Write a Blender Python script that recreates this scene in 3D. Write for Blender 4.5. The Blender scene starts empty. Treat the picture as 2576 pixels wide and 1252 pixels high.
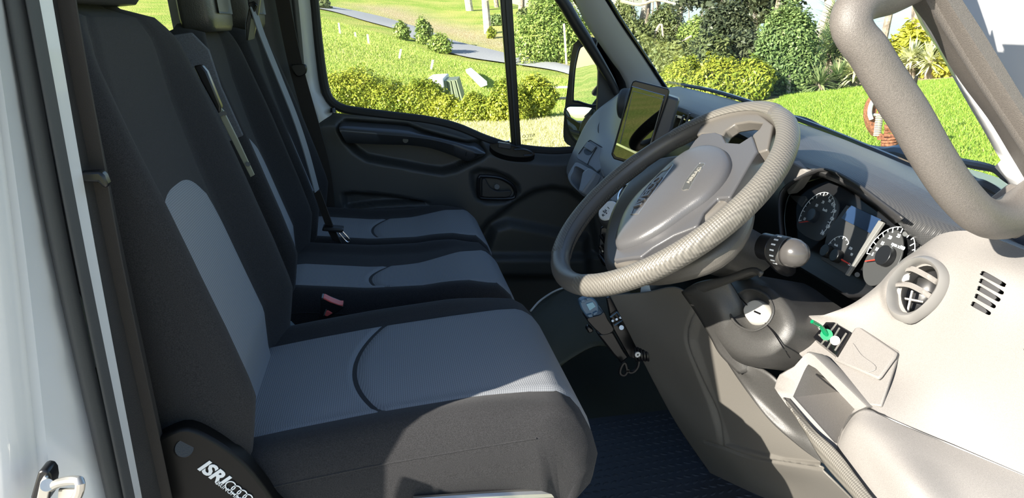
import bpy, bmesh, math, random
import numpy as np
from mathutils import Vector, Matrix
random.seed(7); rng = np.random.default_rng(7)
S = bpy.context.scene
COL = S.collection
# ------------------------------------------------------------------ camera
# cab frame: x forward, y from the driver's door across the cab, z up, cab floor z=0
W_, H_, F_ = 2576.0, 1252.0, 1946.0
CP = np.array([0.0, -0.83, 1.02])
_vx = (960 - W_/2)/F_; _vy = -(60 - H_/2)/F_; _r = math.radians(5)
_y = np.array([_vx, _vy, -1.0]); _z = np.array([-math.sin(_r), math.cos(_r), -math.sin(_r)*_vx + math.cos(_r)*_vy])
_y /= np.linalg.norm(_y); _z /= np.linalg.norm(_z); _x = np.cross(_y, _z)
MC = np.array([_x, _y, _z])
cam = bpy.data.cameras.new('camera'); cam.sensor_width = 36; cam.lens = 36*F_/W_; cam.clip_start = 0.02; cam.clip_end = 4000
co = bpy.data.objects.new('camera', cam); COL.objects.link(co)
m4 = Matrix.Identity(4)
for i in range(3):
    for j in range(3): m4[i][j] = MC[i][j]
    m4[i][3] = CP[i]
co.matrix_world = m4
S.camera = co
# ------------------------------------------------------------------ light
S.view_settings.view_transform = 'Standard'; S.view_settings.look = 'None'
S.view_settings.gamma = 1; S.view_settings.use_curve_mapping = False
S.view_settings.exposure = 0.52
SUN_AZ, SUN_EL = math.radians(60), math.radians(28)
sdir = Vector((math.sin(SUN_AZ)*math.cos(SUN_EL), math.cos(SUN_AZ)*math.cos(SUN_EL), -math.sin(SUN_EL)))
sl = bpy.data.lights.new('sun', 'SUN'); sl.energy = 10.5; sl.angle = math.radians(0.55); sl.color = (1.0, 0.93, 0.82)
so = bpy.data.objects.new('sun', sl); COL.objects.link(so); so.rotation_euler = sdir.to_track_quat('-Z', 'Y').to_euler()
wd = bpy.data.worlds.new('world'); S.world = wd; wd.use_nodes = True
wn = wd.node_tree; wn.nodes.clear()
wo = wn.nodes.new('ShaderNodeOutputWorld'); wb = wn.nodes.new('ShaderNodeBackground'); wsk = wn.nodes.new('ShaderNodeTexSky')
wsk.sky_type = 'NISHITA'; wsk.sun_disc = False; wsk.sun_elevation = SUN_EL
wsk.sun_rotation = math.atan2(-sdir.x, -sdir.y)
wsk.air_density = 1.0; wsk.dust_density = 0.6; wsk.ozone_density = 2.5
wb.inputs[1].default_value = 0.18
wn.links.new(wsk.outputs[0], wb.inputs[0]); wn.links.new(wb.outputs[0], wo.inputs[0])

# ------------------------------------------------------------------ helpers
def ray(px, py):
    return MC @ np.array([(px - W_/2)/F_, -(py - H_/2)/F_, -1.0])
def Q(px, py, x=None, y=None, z=None):
    r = ray(px, py)
    if y is not None: t = (y - CP[1])/r[1]
    elif x is not None: t = (x - CP[0])/r[0]
    else: t = (z - CP[2])/r[2]
    return CP + t*r
def QP(px, py, c, n):
    r = ray(px, py); return CP + r*(np.dot(np.array(c) - CP, n)/np.dot(r, n))
def QD(px, py, d):          # at horizontal distance d
    r = ray(px, py); return CP + r*(d/math.hypot(r[0], r[1]))
def QY(pts, y=None, x=None, z=None): return [Q(a, b, y=y, x=x, z=z) for a, b in pts]
def Q3y(pts): return [Q(a, b, y=c) for a, b, c in pts]
def Q3x(pts): return [Q(a, b, x=c) for a, b, c in pts]
def zo(pts, s, ox, oy): return [(a*s + ox, b*s + oy) for a, b in pts]
ORI = {}
def link(o, parent=None, origin=None):
    COL.objects.link(o)
    if parent is not None:
        o.parent = parent; ORI[o.name] = ORI.get(parent.name, np.zeros(3))
    elif origin is not None: ORI[o.name] = np.array(origin, float)
    return o
def tag(o, label=None, cat=None, group=None, kind=None):
    if label: o['label'] = label
    if cat: o['category'] = cat
    if group: o['group'] = group
    if kind: o['kind'] = kind
    return o
def thing(name, loc, label, cat, group=None):
    o = bpy.data.objects.new(name, None); o.empty_display_size = 0.05; o.location = loc
    link(o, None, loc); return tag(o, label, cat, group)
def mk(name, V, Fc, mat, parent=None, smooth=True, bevel=0, sharp=0.6, label=None, kind=None, solid=0, flip=False, segs=2, rec=True):
    V = np.array(V, float)
    if parent is not None: off = ORI.get(parent.name, np.zeros(3))
    else: off = V.mean(axis=0); off[2] = V[:, 2].min()
    me = bpy.data.meshes.new(name); me.from_pydata((V - off).tolist(), [], Fc)
    if rec:
        b = bmesh.new(); b.from_mesh(me); bmesh.ops.recalc_face_normals(b, faces=b.faces); b.to_mesh(me); b.free()
    if flip: me.flip_normals()
    if smooth:
        me.polygons.foreach_set('use_smooth', [True]*len(me.polygons)); me.set_sharp_from_angle(angle=sharp)
    me.materials.append(mat)
    o = bpy.data.objects.new(name, me); link(o, parent, off if parent is None else None)
    if parent is None: o.location = off
    if solid:
        md = o.modifiers.new('solid', 'SOLIDIFY'); md.thickness = solid; md.offset = 0
    if bevel:
        md = o.modifiers.new('bevel', 'BEVEL'); md.width = bevel; md.segments = segs; md.limit_method = 'ANGLE'; md.angle_limit = 0.6
    return tag(o, label, None, None, kind)
def cr(P, n):                # catmull-rom resample to n points by arc length
    P = np.array(P, float)
    if len(P) < 3:
        t = np.linspace(0, 1, n)[:, None]; return P[0]*(1-t) + P[-1]*t
    E = np.vstack([2*P[0]-P[1], P, 2*P[-1]-P[-2]]); out = []
    for i in range(1, len(E)-2):
        for t in np.linspace(0, 1, 12, endpoint=False):
            a, b, c, d = E[i-1], E[i], E[i+1], E[i+2]
            out.append(0.5*((2*b) + (-a+c)*t + (2*a-5*b+4*c-d)*t*t + (-a+3*b-3*c+d)*t**3))
    out.append(P[-1]); out = np.array(out)
    s = np.r_[0, np.cumsum(np.linalg.norm(np.diff(out, axis=0), axis=1))]
    u = np.linspace(0, s[-1], n)
    return np.stack([np.interp(u, s, out[:, k]) for k in range(out.shape[1])], 1)
def crc(P, n):               # closed smooth resample
    P = np.array(P, float); k = len(P)
    E = np.vstack([P[-3:], P, P[:3]]); q = []
    for i in range(3, 3+k):
        for t in np.linspace(0, 1, 12, endpoint=False):
            a, b, c, d = E[i-1], E[i], E[i+1], E[i+2]
            q.append(0.5*((2*b) + (-a+c)*t + (2*a-5*b+4*c-d)*t*t + (-a+3*b-3*c+d)*t**3))
    q = np.array(q + [q[0]])
    s = np.r_[0, np.cumsum(np.linalg.norm(np.diff(q, axis=0), axis=1))]
    u = np.linspace(0, s[-1], n, endpoint=False)
    return np.stack([np.interp(u, s, q[:, j]) for j in range(q.shape[1])], 1)
def grid_faces(r, c, closed=False, base=0):
    f = []
    for i in range(r-1):
        for j in range(c if closed else c-1):
            k = (j+1) % c
            f.append((base+i*c+j, base+i*c+k, base+(i+1)*c+k, base+(i+1)*c+j))
    return f
def loft(name, rings, mat, parent=None, closed=True, caps=True, **k):
    r, c = len(rings), len(rings[0]); V = [p for R in rings for p in R]; Fc = grid_faces(r, c, closed)
    if caps and closed: Fc += [tuple(range(c)), tuple(range((r-1)*c, r*c))]
    return mk(name, V, Fc, mat, parent, **k)
def tube_geo(path, r, n=10, caps=True, base=0):
    P = np.array(path, float); m = len(P)
    R = np.full(m, r) if np.isscalar(r) else np.interp(np.linspace(0, 1, m), np.linspace(0, 1, len(r)), r)
    T = np.gradient(P, axis=0); T /= np.linalg.norm(T, axis=1)[:, None] + 1e-12
    u = np.cross(T[0], [0, 0, 1.0]);
    if np.linalg.norm(u) < 0.1: u = np.cross(T[0], [0, 1.0, 0])
    V = []
    for i in range(m):
        u = u - T[i]*np.dot(u, T[i]); u /= np.linalg.norm(u); w = np.cross(T[i], u)
        for k in range(n):
            a = 2*math.pi*k/n; V.append(P[i] + R[i]*(math.cos(a)*u + math.sin(a)*w))
    Fc = grid_faces(m, n, True, base)
    if caps: Fc += [tuple(range(base, base+n)), tuple(range(base+(m-1)*n, base+m*n))]
    return V, Fc
def tube(name, path, r, mat, parent=None, n=10, res=None, **k):
    if res: path = cr(path, res)
    V, Fc = tube_geo(path, r, n); return mk(name, V, Fc, mat, parent, **k)
def prism(name, outline, vec, mat, parent=None, **k):
    O = [np.array(p, float) for p in outline]; n = len(O); vec = np.array(vec, float)
    V = O + [p + vec for p in O]
    Fc = [tuple(range(n)), tuple(range(2*n-1, n-1, -1))] + [(i, (i+1) % n, n+(i+1) % n, n+i) for i in range(n)]
    return mk(name, V, Fc, mat, parent, **k)
def multi(name, geos, mat, parent=None, **k):
    V = []; Fc = []
    for v, f in geos:
        b = len(V); V += list(v); Fc += [tuple(i+b for i in q) for q in f]
    return mk(name, V, Fc, mat, parent, **k)
def box_geo(c, ax, ay, az):
    c, ax, ay, az = [np.array(q, float) for q in (c, ax, ay, az)]
    V = [c + sx*ax + sy*ay + sz*az for sx in (-1, 1) for sy in (-1, 1) for sz in (-1, 1)]
    return V, [(0, 1, 3, 2), (4, 6, 7, 5), (0, 4, 5, 1), (2, 3, 7, 6), (0, 2, 6, 4), (1, 5, 7, 3)]
def box(name, c, ax, ay, az, mat, parent=None, **k):
    V, Fc = box_geo(c, ax, ay, az); return mk(name, V, Fc, mat, parent, **k)
def cyl_geo(a, b, r, n=20, r2=None):
    return tube_geo([a, b], [r, r if r2 is None else r2], n)
def cyl(name, a, b, r, mat, parent=None, n=24, r2=None, **k):
    V, Fc = cyl_geo(np.array(a), np.array(b), r, n, r2); return mk(name, V, Fc, mat, parent, **k)
def puff(name, outline, h, mat, parent=None, n=48, steps=8, shape=0.5, smoothline=True, edge=0.35, base=None, **k):
    """pillow: outline closed 3-D curve raised by vector h at its middle"""
    O = crc(outline, n) if smoothline else np.array(outline, float); n = len(O)
    c = O.mean(axis=0); h = np.array(h, float); rings = []
    if base is not None: rings.append(O + np.array(base))
    rings.append(O)
    for i in range(1, steps):
        t = i/steps; s = 1 - t**1.15*0.995 if edge is None else 1 - t
        hh = (1 - (1-t)**(1/ max(shape, .05)))
        rings.append(c + (O - c)*s + h*hh)
    V = [p for R in rings for p in R]; V.append(c + h)
    Fc = grid_faces(len(rings), n, True); L = (len(rings)-1)*n
    Fc += [(L+i, L+(i+1) % n, len(V)-1) for i in range(n)]
    return mk(name, V, Fc, mat, parent, **k)
def frame_of(n, up=(0, 0, 1)):
    n = np.array(n, float); n /= np.linalg.norm(n); u = np.cross(up, n); u /= np.linalg.norm(u); return u, np.cross(n, u), n
def disc_ring(name, c, n, r_in, r_out, h, mat, parent, seg=36, up=(0, 0, 1), sx=1.0, bevel=0, **k):
    u, v, n = frame_of(n, up); V = []
    for (r, z) in ((r_in, 0), (r_out, 0), (r_out, h), (r_in, h)):
        for i in range(seg):
            a = 2*math.pi*i/seg; V.append(np.array(c) + u*math.cos(a)*r*sx + v*math.sin(a)*r + n*z)
    Fc = grid_faces(4, seg, True) + [(3*seg+i, 3*seg+(i+1) % seg, (i+1) % seg, i) for i in range(seg)]
    return mk(name, V, Fc, mat, parent, bevel=bevel, **k)
def text(name, body, c, u, v, size, mat, parent=None, ext=0.0006, align='CENTER', bold=0, shear=0):
    cu = bpy.data.curves.new('t', 'FONT'); cu.body = body; cu.size = size; cu.extrude = ext; cu.align_x = align; cu.align_y = 'CENTER'; cu.offset = bold; cu.resolution_u = 3; cu.shear = shear
    t = bpy.data.objects.new('t', cu); COL.objects.link(t)
    me = bpy.data.meshes.new_from_object(t.evaluated_get(bpy.context.evaluated_depsgraph_get()))
    bpy.data.objects.remove(t); u = np.array(u, float); u /= np.linalg.norm(u); v = np.array(v, float); v -= u*np.dot(u, v); v /= np.linalg.norm(v); w = np.cross(u, v)
    V = [np.array(c) + u*p.co.x + v*p.co.y + w*p.co.z for p in me.vertices]; Fc = [tuple(p.vertices) for p in me.polygons]
    return mk(name, V, Fc, mat, parent, smooth=False)
def conform(o, target, dirn, lift):
    """lay a flat mark on a curved surface: slide its vertices along dirn until they sit on target"""
    from mathutils.bvhtree import BVHTree
    me = target.data; bv = BVHTree.FromPolygons([v.co.copy() for v in me.vertices], [tuple(p.vertices) for p in me.polygons])
    d = Vector(dirn).normalized(); hs = [v.co.dot(d) for v in o.data.vertices]; base = min(hs)
    for v, h in zip(o.data.vertices, hs):
        hit = bv.ray_cast(v.co + d*.1, -d)
        if hit[0] is not None: v.co = hit[0] + d*(lift + h - base)
    return o
def sdist(P, poly):          # signed distance (negative inside) of Nx2 points to polygon
    P = np.asarray(P, float); poly = np.asarray(poly, float); d = np.full(len(P), 1e9); ins = np.zeros(len(P), bool)
    for i in range(len(poly)):
        a, b = poly[i], poly[(i+1) % len(poly)]; e = b-a; w = P-a
        t = np.clip((w@e)/(e@e+1e-12), 0, 1); d = np.minimum(d, np.linalg.norm(w - t[:, None]*e, axis=1))
        c1 = (a[1] > P[:, 1]) != (b[1] > P[:, 1])
        with np.errstate(divide='ignore', invalid='ignore'): xi = (b[0]-a[0])*(P[:, 1]-a[1])/(b[1]-a[1]+1e-12)+a[0]
        ins ^= c1 & (P[:, 0] < xi)
    return np.where(ins, -d, d)
def sstep(a, b, x): t = np.clip((x-a)/(b-a), 0, 1); return t*t*(3-2*t)

# ------------------------------------------------------------------ materials
def mat(name, col, rough=0.6, metal=0.0, spec=0.5, noise=0, nscale=300, bump=0, bscale=800, bdist=0.0005, coat=0, col2=None, emis=None, sheen=0, tex=None):
    m = bpy.data.materials.new(name); m.use_nodes = True; nt = m.node_tree; b = nt.nodes['Principled BSDF']
    b.inputs['Base Color'].default_value = (*col, 1); b.inputs['Roughness'].default_value = rough; b.inputs['Metallic'].default_value = metal
    b.inputs['Specular IOR Level'].default_value = spec; b.inputs['Coat Weight'].default_value = coat
    if sheen: b.inputs['Sheen Weight'].default_value = sheen
    tc = nt.nodes.new('ShaderNodeTexCoord')
    if noise:
        n = nt.nodes.new('ShaderNodeTexNoise'); n.inputs['Scale'].default_value = nscale; n.inputs['Detail'].default_value = 4
        nt.links.new(tc.outputs['Object'], n.inputs['Vector'])
        r = nt.nodes.new('ShaderNodeMix'); r.data_type = 'RGBA'
        c2 = col2 if col2 else tuple(min(1, c*(1+noise)) for c in col); c1 = col if col2 else tuple(c*(1-noise) for c in col)
        r.inputs[6].default_value = (*c1, 1); r.inputs[7].default_value = (*c2, 1)
        cp = nt.nodes.new('ShaderNodeMapRange'); cp.inputs[1].default_value = 0.35; cp.inputs[2].default_value = 0.65
        nt.links.new(n.outputs['Fac'], cp.inputs[0]); nt.links.new(cp.outputs[0], r.inputs[0]); nt.links.new(r.outputs[2], b.inputs['Base Color'])
    if bump:
        n2 = nt.nodes.new('ShaderNodeTexNoise'); n2.inputs['Scale'].default_value = bscale; n2.inputs['Detail'].default_value = 2
        nt.links.new(tc.outputs['Object'], n2.inputs['Vector'])
        bp = nt.nodes.new('ShaderNodeBump'); bp.inputs['Strength'].default_value = bump; bp.inputs['Distance'].default_value = bdist
        nt.links.new(n2.outputs['Fac'], bp.inputs['Height']); nt.links.new(bp.outputs[0], b.inputs['Normal'])
    if emis: b.inputs['Emission Color'].default_value = (*emis[0], 1); b.inputs['Emission Strength'].default_value = emis[1]
    return m
def weave(name, col, col2, pitch, rough=0.85, bump=0.5, bd=0.0006, spec=0.3, kx=1.0, kz=-0.8):
    """knitted / embossed dot grid from object coordinates"""
    m = bpy.data.materials.new(name); m.use_nodes = True; nt = m.node_tree; b = nt.nodes['Principled BSDF']
    b.inputs['Roughness'].default_value = rough; b.inputs['Specular IOR Level'].default_value = spec
    tc = nt.nodes.new('ShaderNodeTexCoord'); sp = nt.nodes.new('ShaderNodeSeparateXYZ'); nt.links.new(tc.outputs['Object'], sp.inputs[0])
    def M(op, a, c=None):
        n = nt.nodes.new('ShaderNodeMath'); n.operation = op
        for i, q in enumerate((a, c)):
            if q is None: continue
            if isinstance(q, (int, float)): n.inputs[i].default_value = q
            else: nt.links.new(q, n.inputs[i])
        return n.outputs[0]
    k = 2*math.pi/pitch
    along = M('ADD', M('MULTIPLY', sp.outputs[0], k*kx), M('MULTIPLY', sp.outputs[2], k*kz))
    across = M('MULTIPLY', sp.outputs[1], k)
    h = M('MULTIPLY', M('SINE', M('ADD', along, across)), M('SINE', M('SUBTRACT', along, across)))
    f = M('MULTIPLY_ADD', h, 0.5); nt.nodes[-1].inputs[2].default_value = 0.5
    mx = nt.nodes.new('ShaderNodeMix'); mx.data_type = 'RGBA'; mx.inputs[6].default_value = (*col, 1); mx.inputs[7].default_value = (*col2, 1)
    nt.links.new(f, mx.inputs[0]); nt.links.new(mx.outputs[2], b.inputs['Base Color'])
    bp = nt.nodes.new('ShaderNodeBump'); bp.inputs['Strength'].default_value = bump; bp.inputs['Distance'].default_value = bd
    nt.links.new(f, bp.inputs['Height']); nt.links.new(bp.outputs[0], b.inputs['Normal'])
    return m
def glass(name, tint=(0.93, 0.96, 0.94), ior=1.35):
    m = bpy.data.materials.new(name); m.use_nodes = True; nt = m.node_tree; nt.nodes.clear()
    o = nt.nodes.new('ShaderNodeOutputMaterial'); a = nt.nodes.new('ShaderNodeBsdfTransparent'); g = nt.nodes.new('ShaderNodeBsdfGlossy'); mx = nt.nodes.new('ShaderNodeMixShader')
    a.inputs[0].default_value = (*tint, 1); g.inputs['Roughness'].default_value = 0.0
    fr = nt.nodes.new('ShaderNodeFresnel'); fr.inputs[0].default_value = ior
    nt.links.new(fr.outputs[0], mx.inputs[0]); nt.links.new(a.outputs[0], mx.inputs[1]); nt.links.new(g.outputs[0], mx.inputs[2]); nt.links.new(mx.outputs[0], o.inputs[0])
    return m
M_blackfab = mat('black_fabric', (0.026, 0.026, 0.028), 0.9, bump=0.8, bscale=1900, bdist=0.0006, noise=0.35, nscale=900, spec=0.2, sheen=0.08)
M_greyfab = weave('grey_fabric', (0.165, 0.175, 0.19), (0.30, 0.315, 0.335), 0.0065)
M_greyfab2 = mat('grey_fabric_fine', (0.12, 0.13, 0.15), 0.9, bump=0.8, bscale=700, bdist=0.0008, noise=0.2, nscale=600)
M_doorpl = mat('door_plastic', (0.055, 0.057, 0.056), 0.42, bump=0.35, bscale=700, bdist=0.0006)
M_armrest = mat('armrest_plastic', (0.06, 0.063, 0.07), 0.30, bump=0.2, bscale=900, bdist=0.0004)
M_darkpl = mat('dark_plastic', (0.03, 0.03, 0.031), 0.42, bump=0.5, bscale=650, bdist=0.0008)
M_colpl = mat('column_plastic', (0.045, 0.044, 0.042), 0.38, bump=0.5, bscale=1400, bdist=0.0005, noise=0.15, nscale=900)
M_smooth = mat('black_smooth', (0.012, 0.012, 0.013), 0.3)
M_gloss = mat('black_gloss', (0.006, 0.006, 0.007), 0.05)
M_rubber = mat('rubber', (0.02, 0.02, 0.02), 0.65, bump=0.2, bscale=500)
M_seal = mat('seal_rubber', (0.05, 0.052, 0.054), 0.6, bump=0.3, bscale=600)
M_dash = mat('grey_dash_plastic', (0.20, 0.189, 0.177), 0.6, bump=0.4, bscale=1300, bdist=0.0005, noise=0.12, nscale=1100)
M_vent = mat('vent_plastic', (0.27, 0.262, 0.25), 0.45, bump=0.1, bscale=1500, bdist=0.0003)
M_dash2 = mat('grey_centre_plastic', (0.27, 0.29, 0.31), 0.42, bump=0.3, bscale=700, bdist=0.0006)
M_knee = mat('knee_plastic', (0.125, 0.118, 0.105), 0.55, bump=0.4, bscale=600, bdist=0.0007)
M_dashtop = weave('dash_top_plastic', (0.035, 0.036, 0.038), (0.06, 0.06, 0.06), 0.006, rough=0.33, bump=0.7, bd=0.0006, spec=0.6)
M_grip = weave('steering_grip', (0.085, 0.08, 0.07), (0.17, 0.16, 0.14), 0.0065, rough=0.42, bump=0.8, bd=0.0007, spec=0.5, kx=0.62, kz=0.40)
M_rim = mat('steering_rim_plastic', (0.11, 0.102, 0.09), 0.36, bump=0.35, bscale=700, bdist=0.0005)
M_hub = mat('hub_plastic', (0.072, 0.072, 0.075), 0.32, bump=0.35, bscale=700, bdist=0.0005)
M_handle = mat('handle_plastic', (0.125, 0.113, 0.102), 0.5, bump=0.7, bscale=900, bdist=0.0007, noise=0.15, nscale=700)
M_apil = mat('pillar_trim', (0.5, 0.51, 0.52), 0.7, bump=0.3, bscale=700, bdist=0.0005)
M_white = mat('white_paint', (0.62, 0.63, 0.64), 0.3, coat=0.4)
M_whitef = mat('white_plastic', (0.75, 0.75, 0.73), 0.5)
M_belt = mat('belt_webbing', (0.035, 0.03, 0.026), 0.8, bump=0.5, bscale=900)
M_beltl = mat('belt_grey_webbing', (0.22, 0.24, 0.26), 0.6, bump=0.3, bscale=900)
M_metal = mat('zinc_metal', (0.62, 0.60, 0.55), 0.35, metal=0.9, bump=0.2, bscale=200)
M_chrome = mat('chrome', (0.85, 0.85, 0.86), 0.12, metal=1)
M_key = mat('lock_face', (0.8, 0.78, 0.72), 0.4, metal=0.5)
M_red = mat('red_plastic', (0.75, 0.12, 0.10), 0.45)
M_green = mat('green_plastic', (0.0, 0.16, 0.06), 0.3, coat=0.4)
M_blue = mat('blue_grey_plastic', (0.09, 0.17, 0.26), 0.3)
M_lcd = mat('display_face', (0.25, 0.5, 0.62), 0.2)
M_print = mat('white_print', (0.85, 0.87, 0.88), 0.5)
M_dial = mat('dial_face', (0.055, 0.053, 0.052), 0.45)
M_ndl = mat('needle_red', (0.8, 0.05, 0.03), 0.4)
M_mat = mat('floor_mat_rubber', (0.04, 0.048, 0.062), 0.42, bump=0.2, bscale=60, bdist=0.002)
M_olive = mat('dark_olive_floor', (0.075, 0.08, 0.06), 0.55, bump=0.4, bscale=500)
M_mirror = mat('mirror_glass', (0.9, 0.92, 0.92), 0.0, metal=1)
M_screen = mat('screen_glass', (0.10, 0.10, 0.09), 0.02, metal=1.0)
M_liner = mat('headliner', (0.28, 0.28, 0.27), 0.9)
M_glass = glass('window_glass')
M_gauge = glass('gauge_lens', (0.9, 0.93, 0.94), 1.06)
M_road = mat('asphalt', (0.30, 0.305, 0.31), 0.9, noise=0.15, nscale=30)
M_lake = mat('lake_water', (0.25, 0.42, 0.50), 0.12, noise=0.25, nscale=0.03, bump=0.3, bscale=3, bdist=0.05)
M_bark = mat('bark', (0.30, 0.24, 0.19), 0.9, noise=0.4, nscale=8, bump=0.8, bscale=20, bdist=0.02)
M_bark2 = mat('pale_bark', (0.55, 0.48, 0.38), 0.85, noise=0.3, nscale=6, bump=0.5, bscale=15, bdist=0.02)
M_rust = mat('rusty_iron', (0.25, 0.10, 0.05), 0.85, noise=0.5, nscale=60, bump=0.8, bscale=120, bdist=0.003)
M_steelrod = mat('grey_rod', (0.35, 0.34, 0.30), 0.5, metal=0.4)
M_rope = mat('pale_rope', (0.5, 0.46, 0.38), 0.9)
M_concrete = mat('pale_concrete', (0.62, 0.58, 0.5), 0.9, noise=0.12, nscale=8)
M_post = mat('post_wood', (0.6, 0.55, 0.46), 0.9, noise=0.3, nscale=30)
M_corr = mat('green_corrugated', (0.22, 0.26, 0.16), 0.5)
def leafmat(name, a, b, tr=0.25):
    m = bpy.data.materials.new(name); m.use_nodes = True; nt = m.node_tree; p = nt.nodes['Principled BSDF']
    at_ = nt.nodes.new('ShaderNodeAttribute'); at_.attribute_name = 'rnd'
    mx = nt.nodes.new('ShaderNodeMix'); mx.data_type = 'RGBA'; mx.inputs[6].default_value = (*a, 1); mx.inputs[7].default_value = (*b, 1)
    nt.links.new(at_.outputs['Fac'], mx.inputs[0]); nt.links.new(mx.outputs[2], p.inputs['Base Color'])
    p.inputs['Roughness'].default_value = 0.45; p.inputs['Specular IOR Level'].default_value = 0.4
    t = nt.nodes.new('ShaderNodeBsdfTranslucent'); nt.links.new(mx.outputs[2], t.inputs[0])
    ms = nt.nodes.new('ShaderNodeMixShader'); ms.inputs[0].default_value = tr
    nt.links.new(p.outputs[0], ms.inputs[1]); nt.links.new(t.outputs[0], ms.inputs[2]); nt.links.new(ms.outputs[0], nt.nodes['Material Output'].inputs[0])
    return m
L_hedge = leafmat('hedge_leaf', (0.14, 0.24, 0.03), (0.50, 0.50, 0.06))
L_bush = leafmat('bush_leaf', (0.16, 0.27, 0.06), (0.42, 0.50, 0.12))
L_shrub = leafmat('shrub_leaf', (0.09, 0.17, 0.05), (0.36, 0.46, 0.17))
L_dark = leafmat('gum_leaf', (0.035, 0.055, 0.03), (0.14, 0.16, 0.08), 0.12)
L_mid = leafmat('undergrowth_leaf', (0.07, 0.11, 0.04), (0.24, 0.27, 0.10), 0.15)
L_yellow = leafmat('yellow_leaf', (0.35, 0.40, 0.04), (0.75, 0.68, 0.10))
L_yucca = leafmat('yucca_leaf', (0.13, 0.22, 0.08), (0.42, 0.48, 0.22))
L_pale = leafmat('variegated_leaf', (0.5, 0.52, 0.25), (0.8, 0.8, 0.5))
L_grass = leafmat('grass_blade', (0.20, 0.36, 0.04), (0.42, 0.55, 0.09))
L_long = leafmat('long_grass_blade', (0.26, 0.42, 0.05), (0.56, 0.60, 0.17))
L_dry = leafmat('dry_grass_blade', (0.45, 0.46, 0.18), (0.78, 0.72, 0.42))

# ------------------------------------------------------------------ terrain and lake
CT = []
def tp(px, py, d): CT.append(QD(px, py, d))
for a in [(1100,340,11.5),(1350,345,11),(1000,305,14),(830,280,14.5),(1250,300,13.5),(1400,305,13),(1400,370,9.5),
          (830,185,18),(1000,200,19),(1200,240,18),(1400,262,16.5),(830,100,27),(1000,130,27),(1200,190,25),(1400,225,22),
          (840,34,42),(1000,95,34),(1150,150,30),(1270,170,28),(1430,195,25),(840,18,48),(1000,62,42),(1150,108,35),(1270,140,32),(1430,165,28),
          (830,-30,62),(1100,0,56),(1200,40,47),(1300,60,42),(1400,100,36),(1100,-60,85),(400,-20,60),(400,60,30),(500,30,70),
          (2010,290,9.5),(2100,370,7.2),(2500,480,5.9),(2400,400,6.7),(2000,236,12.5),(2200,215,12.3),(2420,198,12.5),(2560,300,8),
          (1700,262,12),(1850,255,11.5),(1700,175,20),(1900,160,20),(2100,160,17),(2300,150,17),(1600,130,29),(1750,125,30),(1900,115,34),(1600,62,42),(1720,66,44),(1900,92,44),
          (2050,118,38),(2300,105,32),(2500,95,30)]: tp(*a)
for x, y in ((-5,-5),(-10,0),(0,-10),(6,-8),(9,-2),(-8,5),(0,4),(4,2),(-14,-14),(0,1),(-20,5),(15,-12),(30,-20),(-30,-10),(-4,9),(3,6)): CT.append(np.array([x, y, -0.72]))
CT = np.array(CT); SH = CT[:, :2]/30.0
def tps(r2): return 0.5*r2*np.log(r2+1e-9)
_D = ((SH[:, None]-SH[None])**2).sum(-1); _n = len(SH); _A = np.zeros((_n+3, _n+3)); _A[:_n, :_n] = tps(_D) + np.eye(_n)*0.002
_A[:_n, _n:] = np.c_[np.ones(_n), SH]; _A[_n:, :_n] = _A[:_n, _n:].T
_Wt = np.linalg.solve(_A, np.r_[CT[:, 2], 0, 0, 0])
LAKE_Z = -2.35
def ground(X):
    X = np.atleast_2d(np.asarray(X, float)[..., :2]); s = X/30.0; r2 = ((s[:, None]-SH[None])**2).sum(-1)
    z = tps(r2)@_Wt[:_n] + _Wt[_n] + s@_Wt[_n+1:]
    # shore: beyond the wooded bank the land dips under the lake
    ang = np.degrees(np.arctan2(X[:, 0]-CP[0], X[:, 1]-CP[1])); d = np.hypot(X[:, 0]-CP[0], X[:, 1]-CP[1])
    shore = np.interp(ang, [4, 9, 14, 22, 30, 40, 180], [90, 62, 50, 46, 38, 34, 34])
    w = sstep(-6, 8, d-shore)*sstep(0, 8, ang); z = z*(1-w) + (LAKE_Z-2.0)*w
    far = sstep(60, 120, d)*(1-sstep(0, 8, ang)); z = np.where(far > 0, z*(1-far) + np.clip(z, -3, 14)*far, z)
    return np.clip(z, -6, 16)
def gp(px, py):           # where the sight line through a pixel meets the ground
    r = ray(px, py); h = math.hypot(r[0], r[1]); ds = np.r_[np.arange(3, 30, .1), np.arange(30, 140, .4)]
    P = CP + r*(ds/h)[:, None]; g = ground(P); k = np.where(P[:, 2] <= g)[0]
    return P[k[0]] if len(k) else P[-1]
a1 = np.r_[np.arange(-60, -20, 4), np.arange(-20, 60, 0.6), np.arange(60, 130, 4), [130]]
a2 = np.r_[np.arange(-40, -8, 4), np.arange(-8, 0, 1), np.arange(0, 90, 0.7), np.arange(90, 160, 4)]
gx, gy = np.meshgrid(a1, a2, indexing='ij'); P2 = np.c_[gx.ravel(), gy.ravel()]; gz = ground(P2)
V = np.c_[P2, gz]; Fc = grid_faces(len(a1), len(a2))
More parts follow.
